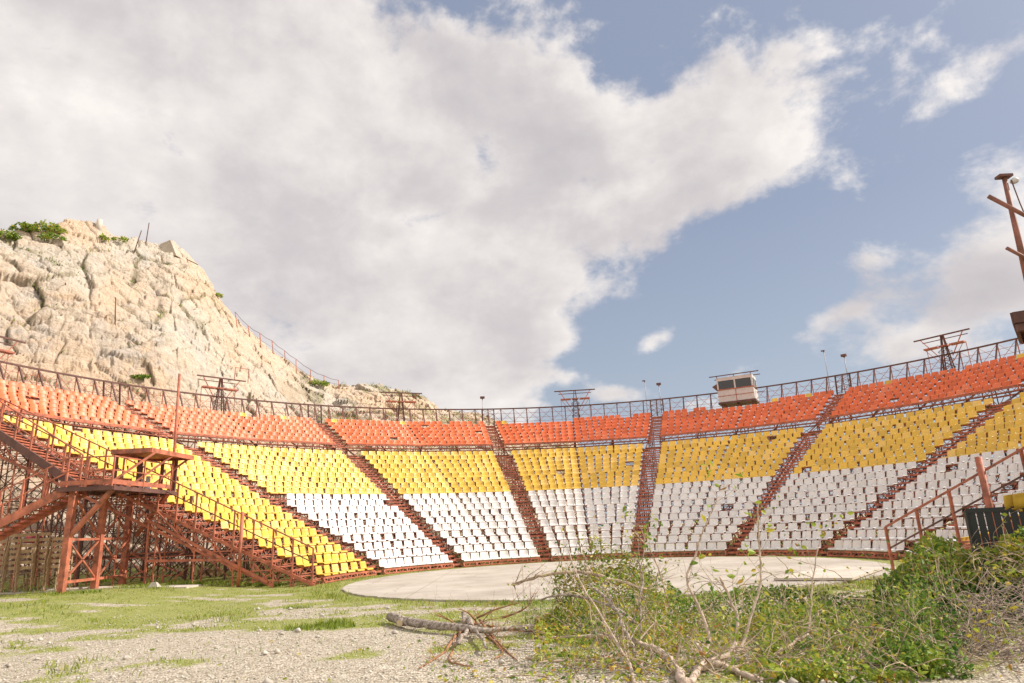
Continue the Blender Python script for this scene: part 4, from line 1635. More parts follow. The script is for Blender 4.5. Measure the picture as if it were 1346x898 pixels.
proto = make_chair()
kids = [c for c in COL.objects if c.parent == proto]
for c in kids:
    c.matrix_parent_inverse = Matrix()
STK = [(-6, 24.9, 7), (13, 24.7, 7), (32, 24.6, 7), (51, 24.8, 7), (70, 24.7, 6)]
SN = ['first stack from the tower leg', 'second stack from the tower leg', 'third stack from the tower leg', 'fourth stack from the tower leg', 'fifth stack from the tower leg']
firstc = True
for si, (u, Y_, n_) in enumerate(STK):
    base = at(u, 770, Y_)
    yaw = random.Random(si).uniform(-0.25, 0.25) - 0.05
    for k_ in range(n_):
        if firstc:
            r_ = proto
            firstc = False
        else:
            r_ = proto.copy()
            COL.objects.link(r_)
            for c in kids:
                d = c.copy()
                COL.objects.link(d)
                d.parent = r_
                d.matrix_parent_inverse = Matrix()
        lean = -0.018 * k_
        r_.location = (base.x + lean * sin(yaw), base.y - 0.015 * k_, 0.33 + 0.185 * k_)
        r_.rotation_euler = (0.0, 0.0, yaw + random.Random(si * 50 + k_).uniform(-0.03, 0.03))
        nm = 'lowest' if k_ == 0 else ('topmost' if k_ == n_ - 1 else ORD[k_] + ' from the ground')
        r_['label'] = f"brown wooden chair, {nm}, {SN[4 - si]}"
# red cloth bundle and a crate on the stacks
mb = MB()
c_ = at(44, 706, 26.4)
k_ = 10
rings = [(0.0, 0.34), (0.12, 0.33), (0.24, 0.25), (0.32, 0.12)]
vs = []
for z_, r_ in rings:
    for j in range(k_):
        t = 2 * pi * j / k_
        vs.append((c_.x + r_ * cos(t) * (1 + 0.12 * sin(3 * t)), c_.y + r_ * 0.8 * sin(t), 1.98 + z_ + 0.02 * sin(5 * t)))
fs = [(i * k_ + j, i * k_ + (j + 1) % k_, (i + 1) * k_ + (j + 1) % k_, (i + 1) * k_ + j) for i in range(3) for j in range(k_)]
fs += [tuple(range(3 * k_, 4 * k_)), tuple(reversed(range(k_)))]
mb.add(vs, fs)
tag(mb.build('cloth_bundle', 'tarp_red', None, True), 'dark red cloth bundle lying on top of the stacked chairs', 'cloth')
mb = MB()
c_ = at(190, 638, 26.6)
mb.box(c_ + Vector((0, 0, -0.05)), 0.45, 0.3, 0.26)
mb.box(c_ + Vector((0.12, 0, 0.2)), 0.12, 0.12, 0.28)
mb.box(c_ + Vector((-0.12, 0, 0.16)), 0.1, 0.12, 0.2)
tag(mb.build('electric_box', 'white_box'), 'small white electric box on the deck of the lookout tower', 'box')
for (u, v, s_, lb) in ((88 + 115, 768, 0.16, 'small pale stone on the grass by the thin tower leg'), (395, 760, 0.0, '')):
    if s_ == 0:
        continue
    p_ = at(u, v, 24.6)
    mb = MB()
    vs = [(p_.x + s_ * a_ * rnd.uniform(0.8, 1.2), p_.y + s_ * b_ * rnd.uniform(0.8, 1.2), 0.3 + s_ * c_) for a_, b_, c_ in ((-1, -0.6, 0), (1, -0.7, 0), (1.1, 0.7, 0), (-0.9, 0.7, 0), (-0.6, -0.4, 0.9), (0.5, -0.5, 1.1), (0.6, 0.4, 0.8), (-0.5, 0.5, 1.0))]
    mb.hexa([Vector(v_) for v_ in vs])
    tag(mb.build('stone', 'pebble'), lb, 'stone')
# timber blocks seen under the stand
for k_, (u, v, Y_) in enumerate(((265, 757, 31), (274, 757, 31.3), (286, 758, 31.6))):
    p_ = at(u, v, Y_)
    mb = MB()
    mb.box((p_.x, p_.y, 0.35), 0.32, 0.3, 0.34, Vector((0.96, 0.28, 0)), Vector((-0.28, 0.96, 0)))
    mb.box((p_.x, p_.y, 0.555), 0.36, 0.34, 0.05, Vector((0.96, 0.28, 0)), Vector((-0.28, 0.96, 0)))
    tag(mb.build('wooden_crate', 'wood_tan'), ('orange wooden crate', 'middle wooden crate', 'pale wooden crate')[k_] + ' on the grass under the yellow seat stand, ' + ORD[k_] + ' from the tower', 'crate', 'crates under the stand')

# ------------------------------------------------------------------ black barrier and loose seats
bar_ = thing('metal_barrier', at(1271, 760, 13.2), 'black slatted metal barrier half hidden by bare twigs and yellow leaves', 'barrier')
A, Bb = at(1271, 676, 13.0), at(1375, 669, 12.2)
A.z = 1.62
Bb.z = 1.62
mb = MB()
mb.bar(A, Bb, 0.05, 0.08)
mb.bar(A - Vector((0, 0, 1.4)), Bb - Vector((0, 0, 1.4)), 0.05, 0.06)
mb.bar(A, A - Vector((0, 0, 1.62)), 0.07)
mb.bar(Bb, Bb - Vector((0, 0, 1.62)), 0.07)
mb.build('frame', 'black_metal', bar_)
for k_ in range(9):
    p_ = A.lerp(Bb, (k_ + 0.6) / 9.3)
    mb = MB()
    mb.bar(p_ - Vector((0, 0, 0.04)), p_ - Vector((0, 0, 1.4)), 0.11, 0.02, (Bb - A).cross(Vector((0, 0, 1))))
    mb.build('slat', 'black_metal', bar_)
for k_, (u, v, Y_) in enumerate(((1329, 668, 12.6), (1341, 667, 12.45))):
    o = cache[sorted([c for c in cache if c[0] == 'yellow'])[0]].copy() if any(c[0] == 'yellow' for c in cache) else mesh_np('stadium_seat', SV, SF, 'yellow_seat')
    COL.objects.link(o)
    o.name = 'loose_seat'
    o.location = at(u, v, Y_ + 0.2)
    o.rotation_euler = (0.0, 0.12, 2.9)
    o.scale = (0.9, 0.9, 0.8)
    tag(o, ('yellow plastic seat lying loose on top of the black barrier, nearer its post', 'yellow plastic seat lying loose on top of the black barrier, farther from its post')[k_], 'seat', 'loose seats on the barrier')

# ------------------------------------------------------------------ rocky hill
def rock_material():
    mt = bpy.data.materials.new('limestone')
    mt.use_nodes = True
    nt = mt.node_tree
    N, L = nt.nodes.new, nt.links.new
    b = nt.nodes['Principled BSDF']
    b.inputs['Roughness'].default_value = 0.9
    b.inputs['Specular IOR Level'].default_value = 0.15
    pos = N('ShaderNodeNewGeometry').outputs['Position']

    def noise_(scale, det, rough, dist=0.0, vec=None):
        n = N('ShaderNodeTexNoise')
        n.inputs['Scale'].default_value = scale
        n.inputs['Detail'].default_value = det
        n.inputs['Roughness'].default_value = rough
        n.inputs['Distortion'].default_value = dist
        L(vec or pos, n.inputs['Vector'])
        return n.outputs[0]

    def ramp(fac, stops):
        cr = N('ShaderNodeValToRGB')
        e = cr.color_ramp.elements
        e[0].position, e[0].color = stops[0][0], (*stops[0][1], 1)
        e[1].position, e[1].color = stops[-1][0], (*stops[-1][1], 1)
        for p, c in stops[1:-1]:
            e.new(p).color = (*c, 1)
        L(fac, cr.inputs[0])
        return cr.outputs[0]

    def mix(f, a, c, mode='MIX'):
        m_ = N('ShaderNodeMixRGB')
        m_.blend_type = mode
        if isinstance(f, float):
            m_.inputs[0].default_value = f
        else:
            L(f, m_.inputs[0])
        L(a, m_.inputs[1])
        if isinstance(c, tuple):
            m_.inputs[2].default_value = (*c, 1)
        else:
            L(c, m_.inputs[2])
        return m_.outputs[0]
    big = noise_(0.09, 6, 0.6, 0.6)
    base = ramp(noise_(0.8, 12, 0.72, 0.3), [(0.25, (0.33, 0.27, 0.21)), (0.38, (0.56, 0.475, 0.385)), (0.6, (0.67, 0.585, 0.48)), (0.8, (0.77, 0.71, 0.63))])
    orange = ramp(big, [(0.40, (0, 0, 0)), (0.60, (0.7, 0.7, 0.7))])
    c = mix(orange, base, (0.72, 0.50, 0.33))
    grey = ramp(noise_(0.21, 7, 0.65, 0.8), [(0.55, (0, 0, 0)), (0.66, (0.55, 0.55, 0.55))])
    c = mix(grey, c, (0.52, 0.49, 0.46))
    at_ = N('ShaderNodeAttribute')
    at_.attribute_name = 'tone'       # dry scrub and dirt caught in the cracks and on the ledges
    c = mix(at_.outputs['Fac'], c, (0.19, 0.16, 0.09))
    L(c, b.inputs['Base Color'])
    h = noise_(1.6, 12, 0.72, 0.5)
    vo = N('ShaderNodeTexVoronoi')
    vo.feature = 'DISTANCE_TO_EDGE'
    vo.inputs['Scale'].default_value = 0.9
    L(pos, vo.inputs['Vector'])
    ad = N('ShaderNodeMath')
    ad.operation = 'ADD'
    L(h, ad.inputs[0])
    ml = N('ShaderNodeMath')
    ml.operation = 'MINIMUM'
    L(vo.outputs['Distance'], ml.inputs[0])
    ml.inputs[1].default_value = 0.12
    L(ml.outputs[0], ad.inputs[1])
    bp = N('ShaderNodeBump')
    bp.inputs['Strength'].default_value = 1.0
    bp.inputs['Distance'].default_value = 0.42
    L(ad.outputs[0], bp.inputs['Height'])
    L(bp.outputs[0], b.inputs['Normal'])
    return mt


crest = [(-500, 395, 62), (-260, 360, 66), (-120, 330, 70), (-40, 306, 73), (0, 300, 75), (30, 301, 76), (60, 300, 76), (88, 288, 77), (130, 294, 78), (150, 309, 78), (180, 312, 79), (207, 322, 79), (228, 314, 80), (246, 335, 80), (266, 352, 81), (290, 393, 82), (320, 428, 84), (360, 462, 87), (400, 492, 90), (440, 507, 94), (470, 504, 96), (500, 505, 98), (540, 518, 102), (560, 524, 104), (577, 538, 106), (600, 541, 108), (630, 543, 110), (650, 551, 112), (680, 560, 114), (760, 580, 116)]
us = np.array([c_[0] for c_ in crest], float)
cr_az, cr_d, cr_z = [], [], []
for (u, v, Y_) in crest:
    p_ = at(u, v, Y_ * 1.0)
    cr_az.append(atan2(p_.x, p_.y))
# crest depth is a distance from the eye
for (u, v, D_) in crest:
    r_ = ray(u, v)
    hd = sqrt(r_.x ** 2 + r_.y ** 2)
    cr_d.append(D_)
    cr_z.append(CH + r_.z / hd * D_)
NA, NT = 1150, 250
azs = np.linspace(cr_az[0], cr_az[-1], NA)
cd = np.interp(azs, cr_az, cr_d)
cz = np.interp(azs, cr_az, cr_z)
# where the face starts: just outside the stand
base_d = []
for a_ in azs:
    dx, dy = sin(a_), cos(a_)
    Bq = -(dx * CX + dy * CY)
    Cq = CX * CX + CY * CY - 37.5 ** 2
    disc = Bq * Bq - Cq
    base_d.append(-Bq + sqrt(disc) if disc > 0 else 40)
base_d = np.minimum(np.array(base_d), cd - 12)
AZ, TT = np.meshgrid(azs, np.linspace(0, 1.42, NT), indexing='ij')
CD, CZ, BD = cd[:, None], cz[:, None], base_d[:, None]
t = TT
prof_z = np.where(t <= 1, t ** 0.80, 1 - 0.55 * (t - 1) ** 1.1)
prof_d = np.where(t <= 1, t ** 1.12, 1 + (t - 1) * 1.2)
bulge = np.sin(np.clip(t, 0, 1) * pi)
Dh = BD + (CD - BD) * prof_d
Zh = CZ * prof_z - 0.5 * (1 - np.clip(t * 6, 0, 1))
Xh, Yh = Dh * np.sin(AZ), Dh * np.cos(AZ)
P = np.stack([Xh.ravel(), Yh.ravel(), Zh.ravel()], 1)
warp = np.stack([fbm(P * 0.12 + 5, 4, 31), fbm(P * 0.12 + 9, 4, 37), fbm(P * 0.12, 4, 41)], 1) * 5
Q = (P + warp)
strat = P.copy()
strat[:, 2] = strat[:, 2] * 1.3 + strat[:, 0] * 0.1
f1, e1 = facets((strat + warp) * 0.13, 51)
f2, e2 = facets((strat + warp * 0.6) * 0.38, 61)
f3, e3 = facets((strat + warp * 0.4) * 1.1, 71)
fine = fbm(P * 1.6, 5, 81, 0.6) - 0.5
lowf = fbm(P * 0.05, 3, 91) - 0.5
crag = np.repeat(np.interp(azs, [cr_az[0], cr_az[17], cr_az[19], cr_az[-1]], [1, 1, 1.5, 1.6])[:, None], NT, 1).ravel()
tt = TT.ravel()
nearcrest = 1 - 0.68 * np.exp(-((tt - 1) / 0.10) ** 2)
disp = (lowf * 6.0 * np.sin(np.clip(tt, 0, 1) * pi) + f1 * 0.50 * nearcrest + f2 * 0.33 * crag + f3 * 0.17 * crag + fine * 0.34 + (fbm(P * 5.0, 3, 151) - 0.5) * 0.10)
gul = np.minimum(e1, 0.06) / 0.06
gul2 = np.minimum(e2, 0.08) / 0.08
disp = disp - (1 - gul) * 0.16 * nearcrest - (1 - gul2) * 0.26 * sstep(0.42, 0.55, fbm(P * 0.3, 3, 131))
nrm = np.stack([-np.sin(AZ).ravel() * 0.72, -np.cos(AZ).ravel() * 0.72, np.full(tt.shape, 0.62)], 1)
edge = np.clip(tt * 8, 0.15, 1)[:, None]
P = P + nrm * disp[:, None] * edge
vegn = fbm(P * 0.30, 4, 101) + 0.03
tone = np.clip((1 - np.minimum(e1, 0.04) / 0.04) * 0.8 * sstep(0.52, 0.62, vegn) + (1 - np.minimum(e2, 0.06) / 0.06) * 0.45 * sstep(0.5, 0.62, vegn), 0, 0.85)
right = np.repeat(sstep(cr_az[16], cr_az[19], azs)[:, None], NT, 1).ravel()
tone = np.clip(tone + right * 0.5 * sstep(0.47, 0.6, fbm(P * 0.5, 4, 111)), 0, 0.85)
idx = np.arange(NA * NT).reshape(NA, NT)
FQ = np.stack([idx[:-1, :-1].ravel(), idx[:-1, 1:].ravel(), idx[1:, 1:].ravel(), idx[1:, :-1].ravel()], 1)
hill = mesh_np('rocky_hill', P, FQ[:, ::-1], rock_material(), tone=tone, smooth=False)
tag(hill, 'pale limestone cliff and rocky hill rising behind the stands', kind='structure')
hillP = P.reshape(NA, NT, 3)


def hill_at(u, tval=1.0):
    a_ = np.interp(u, us, cr_az)
    i_ = int(round((a_ - azs[0]) / (azs[-1] - azs[0]) * (NA - 1)))
    j_ = int(round(tval / 1.42 * (NT - 1)))
    return Vector(hillP[i_, j_])


def hill_px(u, v):
    """the hill's vertex seen nearest to a photo pixel"""
    a_ = atan2(ray(u, v).x, ray(u, v).y)
    i_ = int(np.clip(round((a_ - azs[0]) / (azs[-1] - azs[0]) * (NA - 1)), 4, NA - 5))
    best, bp_ = 1e9, None
    for ii in (i_ - 3, i_, i_ + 3):
        for jj in range(0, int(NT / 1.42), 2):
            pp = hillP[ii, jj]
            uu, vv, _ = to_px(*pp)
            d_ = (uu - u) ** 2 + (vv - v) ** 2
            if d_ < best:
                best, bp_ = d_, pp
    return Vector(bp_)


# ------------------------------------------------------------------ foliage tools
class Plant:
    def __init__(s, seed):
        s.r = random.Random(seed)
        s.w = MB()
        s.l = MB()

    def leaf(s, p, size, d=None, tone=None, long=1.0):
        r = s.r
        d = d or Vector((r.gauss(0, 1), r.gauss(0, 1), r.gauss(-0.3, 0.8))).normalized()
        sd = d.cross(Vector((r.gauss(0, 1), r.gauss(0, 1), r.gauss(0, 1)))).normalized()
        up_v = d.cross(sd) * 0.15
        L_ = size * long
        w = size * r.uniform(0.24, 0.40)
        L_ *= r.uniform(0.9, 1.35)
        tn = min(1, max(0, r.gauss(0.5, 0.22))) if tone is None else tone
        s.l.add([p, p + d * L_ * 0.35 + sd * w + up_v * size, p + d * L_ * 0.5, p + d * L_ * 0.35 - sd * w + up_v * size, p + d * L_ * 0.75 + sd * w * 0.65 + up_v * size * 0.5, p + d * L_, p + d * L_ * 0.75 - sd * w * 0.65 + up_v * size * 0.5],
                [(0, 1, 4, 2), (2, 4, 5), (0, 2, 6, 3), (2, 5, 6)], tn)

    def grow(s, p, d, length, rad, lvl, leafy=0.5, leaf=0.06, up_=0.15, crook=0.35, tone=None, kids=4):
        r = s.r
        n = max(3, int(length / 0.14)) if lvl > 0 else max(3, int(length / 0.09))
        n = min(n, 12)
        pts, rads = [p.copy()], [rad]
        d = d.normalized()
        for k in range(n):
            d = (d + Vector((r.gauss(0, crook), r.gauss(0, crook), r.gauss(up_ * 0.5, crook))) * 0.45).normalized()
            p = p + d * (length / n)
            if p.z < 0.02:
                p.z = 0.02
                d.z = abs(d.z) * 0.3
            pts.append(p.copy())
            rads.append(max(0.0016, rad * (1 - 0.75 * (k + 1) / n)))
            if lvl > 0 and r.random() < kids / n and k > 0:
                nd = (d + Vector((r.gauss(0, 1), r.gauss(0, 1), r.gauss(0.2, 0.8))) * 0.75).normalized()
                s.grow(p.copy(), nd, length * r.uniform(0.35, 0.65), rads[-1] * 0.65, lvl - 1, leafy, leaf, up_, crook, tone, kids)
            if lvl == 0 and r.random() < leafy:
                s.leaf(p, leaf * r.uniform(0.6, 1.3), None, None if tone is None else min(1, max(0, r.gauss(tone, 0.18))))
        s.w.tube(pts, rads, 5 if rad > 0.012 else 3, False)

    def limb(s, pts, r0, r1, twigs=8, tl=0.5, lvl=1, leafy=0.5, leaf=0.06, tone=None, sides=8, kids=4):
        pts = [Vector(q_) for q_ in pts]
        fine_ = []
        for i in range(len(pts) - 1):
            a_, b_ = pts[max(i - 1, 0)], pts[i]
            c_, d_ = pts[i + 1], pts[min(i + 2, len(pts) - 1)]
            for k in range(5):
                t = k / 5
                q_ = 0.5 * ((2 * b_) + (c_ - a_) * t + (2 * a_ - 5 * b_ + 4 * c_ - d_) * t * t + (3 * b_ - a_ - 3 * c_ + d_) * t ** 3)
                q_ = q_ + Vector((s.r.gauss(0, 1), s.r.gauss(0, 1), s.r.gauss(0, 1))) * r1 * 0.5
                fine_.append(q_)
        fine_.append(pts[-1])
        n = len(fine_)
        rads = [(r0 + (r1 - r0) * k / (n - 1)) * s.r.uniform(0.9, 1.12) for k in range(n)]
        s.w.tube(fine_, rads, sides, True)
        for _ in range(twigs):
            k = s.r.randint(1, n - 1)
            d = Vector((s.r.gauss(0, 1), s.r.gauss(0, 1), s.r.gauss(0.5, 0.7))).normalized()
            d = (d + (fine_[k] - fine_[k - 1]).normalized() * 0.5).normalized()
            s.grow(fine_[k].copy(), d, tl * s.r.uniform(0.5, 1.2), rads[k] * 0.45, lvl, leafy, leaf, tone=tone, kids=kids)
        return fine_

    def done(s, root, wood='twig', leafname='foliage', woodname='branch'):
        if s.w.v:
            s.w.build(woodname, wood, root, True)
        if s.l.v:
            s.l.build(leafname, 'leaf', root)


def gpt(u, v, z=0.0):
    r = ray(u, v)
    return Vector((0, 0, CH)) + r * ((z - CH) / r.z)


# scrub on the hill
def bush(u, v, w, h, label, seed, n=260, tone=0.35, big=0.20):
    c = hill_px(u, v)
    root = thing('hill_bush', c, label, 'bush', 'scrub growing on the rocky hill')
    pl_ = Plant(seed)
    for _ in range(7):
        pl_.grow(c.copy(), Vector((pl_.r.gauss(0, 0.8), pl_.r.gauss(0, 0.5), 1)), h * 0.8, 0.05, 1, 0, kids=3)
    for _ in range(n):
        a_, b_ = pl_.r.uniform(0, 2 * pi), pl_.r.random()
        e_ = c + Vector((cos(a_) * w * sqrt(b_), sin(a_) * w * 0.6 * sqrt(b_), h * (0.05 + 0.95 * pl_.r.random() * (1 - b_ * 0.75))))
        cn_ = mnoise.noise(e_ * 1.3)
        if cn_ < -0.12:
            continue
        pl_.leaf(e_, big * pl_.r.uniform(0.6, 1.4), None, min(1, max(0, pl_.r.gauss(tone, 0.17))))
    pl_.done(root, 'twig')


for k_, (u, v, w, h, lb, nn) in enumerate([(4, 312, 1.6, 0.9, 'dark green bush at the cliff top, first from its outer edge', 900), (32, 303, 1.3, 0.8, 'olive green bush at the cliff top, second from its outer edge', 900),
                                           (60, 306, 1.8, 1.4, 'bright green bush on the cliff top beside the summit boulders', 1000), (66, 316, 1.4, 1.0, 'small green bush hanging below the cliff top bushes', 400),
                                           (156, 316, 1.2, 0.4, 'low grey green scrub on the cliff top between summit pole and boulder', 380), (134, 312, 0.8, 0.4, 'tiny scrub patch under the summit marker', 120),
                                           (185, 495, 0.9, 0.25, 'green scrub ledge low on the cliff', 220), (418, 507, 1.5, 0.7, 'green bush on the ridge beside the hill fence', 420), (285, 390, 0.7, 0.4, 'small bush on the steep ridge edge', 90)]):
    bush(u, v, w, h, lb, 300 + k_, int(nn * 1.7), tone=0.42 + 0.07 * (k_ % 3))

# crevice scrub as ground cover
rg2 = np.random.default_rng(8)
cand = np.where((tone > 0.45) & (tt < 1.02) & (tt > 0.15))[0]
sel = rg2.choice(cand, 7500)
Pc = P[sel] + rg2.normal(0, 0.15, (len(sel), 3)) + np.array([0, 0, 0.05])
o = blades('hill_scrub', Pc[:, 0], Pc[:, 1], Pc[:, 2], rg2.uniform(0.10, 0.30, len(sel)), rg2.uniform(0.03, 0.08, len(sel)), np.clip(rg2.normal(0.45, 0.3, len(sel)), 0, 1), 'grass', 1.0, 9)
tag(o, 'dry low scrub caught in the cracks of the cliff', kind='stuff')

# summit marker, poles, boulder
p_ = hill_px(130, 300)
mb = MB()
mb.tube([p_ - Vector((0, 0, 0.6)), p_ + Vector((0, 0, 0.95))], [0.32, 0.27], 12)
tag(mb.build('survey_pillar', 'concrete', None, True), 'short round concrete pillar on the cliff summit', 'pillar')
p_ = hill_px(222, 326)
mb = MB()
vs = [(-1.2, -0.6, -0.7), (1.2, -0.6, -1.1), (1.3, 0.8, -1.0), (-1.1, 0.8, -0.6), (-0.75, -0.4, 0.45), (0.3, -0.5, 0.85), (0.5, 0.5, 0.75), (-0.6, 0.5, 0.5)]
mb.hexa([p_ + Vector(v_) for v_ in vs])
tag(mb.build('boulder', M['pebble'] if False else hill.data.materials[0]), 'pale pointed boulder perched on the cliff shoulder', 'boulder')
for k_, (u0, v0, u1, v1, lb) in enumerate([(192, 318, 196, 293, 'thin upright metal pole on the cliff top before the boulder'), (176, 332, 186, 303, 'leaning thin metal rod on the cliff top'), (151, 425, 152, 391, 'rusty upright rod halfway down the cliff'),
                                           (246, 343, 260, 348, 'thin rod sticking out from the steep ridge edge'), (86, 377, 86, 372, 'short iron pin in the cliff above the ledge')]):
    a_ = hill_px(u0, v0)
    D_ = a_.y
    e_ = at(u1, v1, D_ - 0.3)
    mb = MB()
    mb.tube([a_ - (e_ - a_) * 0.1, e_], 0.05, 5)
    tag(mb.build('metal_rod', 'steel_dark', None, True), lb, 'rod')
# fence down the ridge
fr_ = thing('hill_fence', hill_px(340, 455), 'rusty post and wire fence running down the steep ridge', 'fence')
fp = [(313, 436, 309), (328, 444, 326), (343, 455, 341.5), (359, 466, 357.5), (375, 478, 374), (389, 491, 389), (407, 505, 408.5), (426, 508, 426), (445, 510, 445)]
tops_v = [410, 428, 438, 448, 461, 472, 486, 494, 500]
tops, bots = [], []
for (u, v, u2), tv in zip(fp, tops_v):
    a_ = hill_px(u, v)
    tops.append(at(u2, tv, a_.y))
    bots.append(a_)
for a_, e_ in zip(bots, tops):
    mb = MB()
    mb.tube([a_ - (e_ - a_) * 0.15, e_], 0.055, 5)
    mb.build('post', 'steel', fr_, True)
mb = MB()
for k_ in range(len(tops) - 1):
    mb.tube([tops[k_], tops[k_].lerp(tops[k_ + 1], 0.5) - Vector((0, 0, 0.12)), tops[k_ + 1]], 0.028, 4, False)
    mb.tube([tops[k_].lerp(bots[k_], 0.5), tops[k_ + 1].lerp(bots[k_ + 1], 0.5)], 0.015, 4, False)
mb.build('wire', 'steel_dark', fr_)

# ------------------------------------------------------------------ fallen cut trunk
tr_ = thing('fallen_trunk', gpt(560, 826), 'cut grey tree trunk lying on the gravel with a sawn stub', 'log')
pl_ = Plant(7)
def tk(u, v, Y):
    return at(u, v, (0.10 - CH) / ray(u, v).z * ray(u, v).y)


T0 = [tk(513, 812, 15.2), tk(530, 817, 14.9), tk(565, 823, 14.4), (tk(600, 826, 14.0)), tk(630, 830, 13.6), tk(670, 828, 13.3), tk(730, 822, 13.0), tk(770, 818, 12.8)]
for p_ in T0:
    p_.z = max(p_.z, 0.12)
pl_.limb(T0, 0.092, 0.018, 0, sides=12)
s1 = [tk(622, 825, 13.9), tk(612, 815, 13.9), tk(610, 808, 13.8)]
pl_.limb(s1, 0.05, 0.055, 0, sides=10)
s2 = [tk(618, 826, 13.7), tk(608, 836, 13.4), tk(602, 845, 13.3)]
pl_.limb(s2, 0.035, 0.028, 0, sides=8)
s3 = [tk(625, 828, 13.7), tk(634, 840, 13.3), tk(640, 852, 13.1)]
pl_.limb(s3, 0.028, 0.02, 0, sides=8)
pl_.w.build('log', 'bark', tr_, True)
mb = MB()
d_ = (T0[1] - T0[0]).normalized()
q0 = T0[0] + Vector((0.10, -0.04, 0.0))
mb.tube([T0[1] + Vector((0.02, -0.08, 0.02)), T0[1] + Vector((-0.03, -0.19, -0.02))], [0.075, 0.07], 12)
mb.build('stub', 'bark', tr_, True)
mb = MB()
c_ = T0[1] + Vector((-0.031, -0.192, -0.021))
mb.tube([c_, c_ + Vector((-0.002, -0.006, -0.001))], 0.062, 12)
mb.build('cut_face', 'cut_wood', tr_)

def near_ground(u, v, Y, z=0.0):
    r = ray(u, v)
    return at(u, v, min(Y, (z - CH) / r.z * r.y)) if r.z < -0.01 else at(u, v, Y)


def branch_thing(name, label, paths, seed, wood='twig', leafy=0.4, leaf=0.06, tone=None, group='pruned branches heaped on the ground', cat='branch'):
    """paths: list of (list of (u, v, depth), r0, r1, twigs, twig length, level)"""
    pl2 = Plant(seed)
    first = near_ground(*paths[0][0][0])
    root = thing(name, Vector((first.x, first.y, max(0, first.z))), label, cat, group)
    for (pp, r0, r1, tw_, tl, lv) in paths:
        q_ = [near_ground(*a_, max(r1, 0.02)) for a_ in pp]
        for x_ in q_:
            x_.z = max(x_.z, r1 + 0.01)
        pl2.limb(q_, r0, r1, tw_, tl, lv, leafy, leaf, tone)
    pl2.done(root, wood)
    return root


branch_thing('pruned_branch', 'reddish dead branch with spread bare twigs lying over the cut trunk', [
    ([(625, 818, 13.6), (600, 835, 12.9), (585, 856, 12.0), (551, 878, 11.0)], 0.030, 0.010, 8, 0.50, 1),
    ([(627, 812, 13.6), (655, 800, 13.2), (680, 793, 13.0)], 0.022, 0.006, 8, 0.50, 1),
    ([(630, 815, 13.6), (655, 845, 12.7), (680, 868, 12.0)], 0.024, 0.006, 10, 0.50, 1),
    ([(625, 815, 13.6), (615, 805, 13.5), (603, 801, 13.5)], 0.02, 0.006, 6, 0.40, 1),
    ([(610, 830, 13.4), (590, 815, 13.4), (573, 808, 13.4)], 0.02, 0.006, 6, 0.45, 1),
    ([(595, 855, 12.5), (592, 870, 12.0), (622, 876, 11.9)], 0.016, 0.006, 8, 0.40, 1),
    ([(640, 822, 13.3), (690, 830, 12.8), (735, 824, 12.4)], 0.018, 0.006, 10, 0.50, 1),
    ([(660, 812, 13.2), (690, 800, 13.0), (702, 780, 12.9)], 0.02, 0.006, 6, 0.40, 1),
    ([(640, 835, 13.0), (660, 855, 12.4), (650, 866, 12.2)], 0.018, 0.006, 10, 0.40, 1)], 21, 'bark_orange', 0.0)

# long branch reaching over the stage
branch_thing('pruned_branch', 'bare arching branch end reaching out over the pale stage', [
    ([(673, 770, 12.4), (690, 763, 12.3), (720, 755, 12.1), (760, 752, 11.8), (800, 760, 11.4), (850, 775, 11.0)], 0.026, 0.02, 14, 0.5, 1)], 22, 'twig', 0.5, 0.06)
branch_thing('pruned_branch', 'thick pale limb bending along the ground at the front of the brush', [
    ([(898, 899, 8.2), (888, 878, 8.5), (873, 860, 8.9), (852, 850, 9.2), (832, 842, 9.4)], 0.052, 0.032, 4, 0.5, 1),
    ([(832, 841, 9.4), (800, 836, 9.6), (751, 837, 9.7), (710, 838, 9.8)], 0.028, 0.014, 7, 0.45, 1),
    ([(888, 879, 8.5), (912, 872, 8.5), (936, 866, 8.5)], 0.016, 0.014, 2, 0.3, 1),
    ([(822, 856, 9.1), (786, 866, 9.0), (740, 869, 9.0), (706, 871, 9.0)], 0.02, 0.01, 9, 0.5, 1)], 23, 'pale_bark', 0.4, 0.055)
branch_thing('pruned_branch', 'dark leaning limb rising from the gravel towards the stage edge', [
    ([(848, 886, 8.7), (837, 862, 9.0), (822, 829, 9.4), (812, 804, 9.8), (794, 786, 10.1), (776, 768, 10.4)], 0.034, 0.018, 5, 0.5, 2),
    ([(834, 819, 9.6), (812, 801, 9.9), (768, 786, 10.3), (743, 782, 10.6), (710, 789, 10.9)], 0.025, 0.012, 8, 0.5, 1),
    ([(842, 832, 9.4), (841, 786, 9.5), (845, 761, 9.6), (838, 735, 9.6)], 0.018, 0.008, 7, 0.5, 1)], 29, 'bark', 0.4, 0.055)
branch_thing('pruned_branch', 'thin pale stem leaning over the gravel left of the thick limb', [
    ([(834, 899, 8.3), (827, 873, 8.6), (812, 847, 8.9), (789, 809, 9.2), (761, 761, 9.5), (748, 725, 9.6)], 0.022, 0.007, 11, 0.5, 1)], 30, 'pale_bark', 0.45, 0.055)
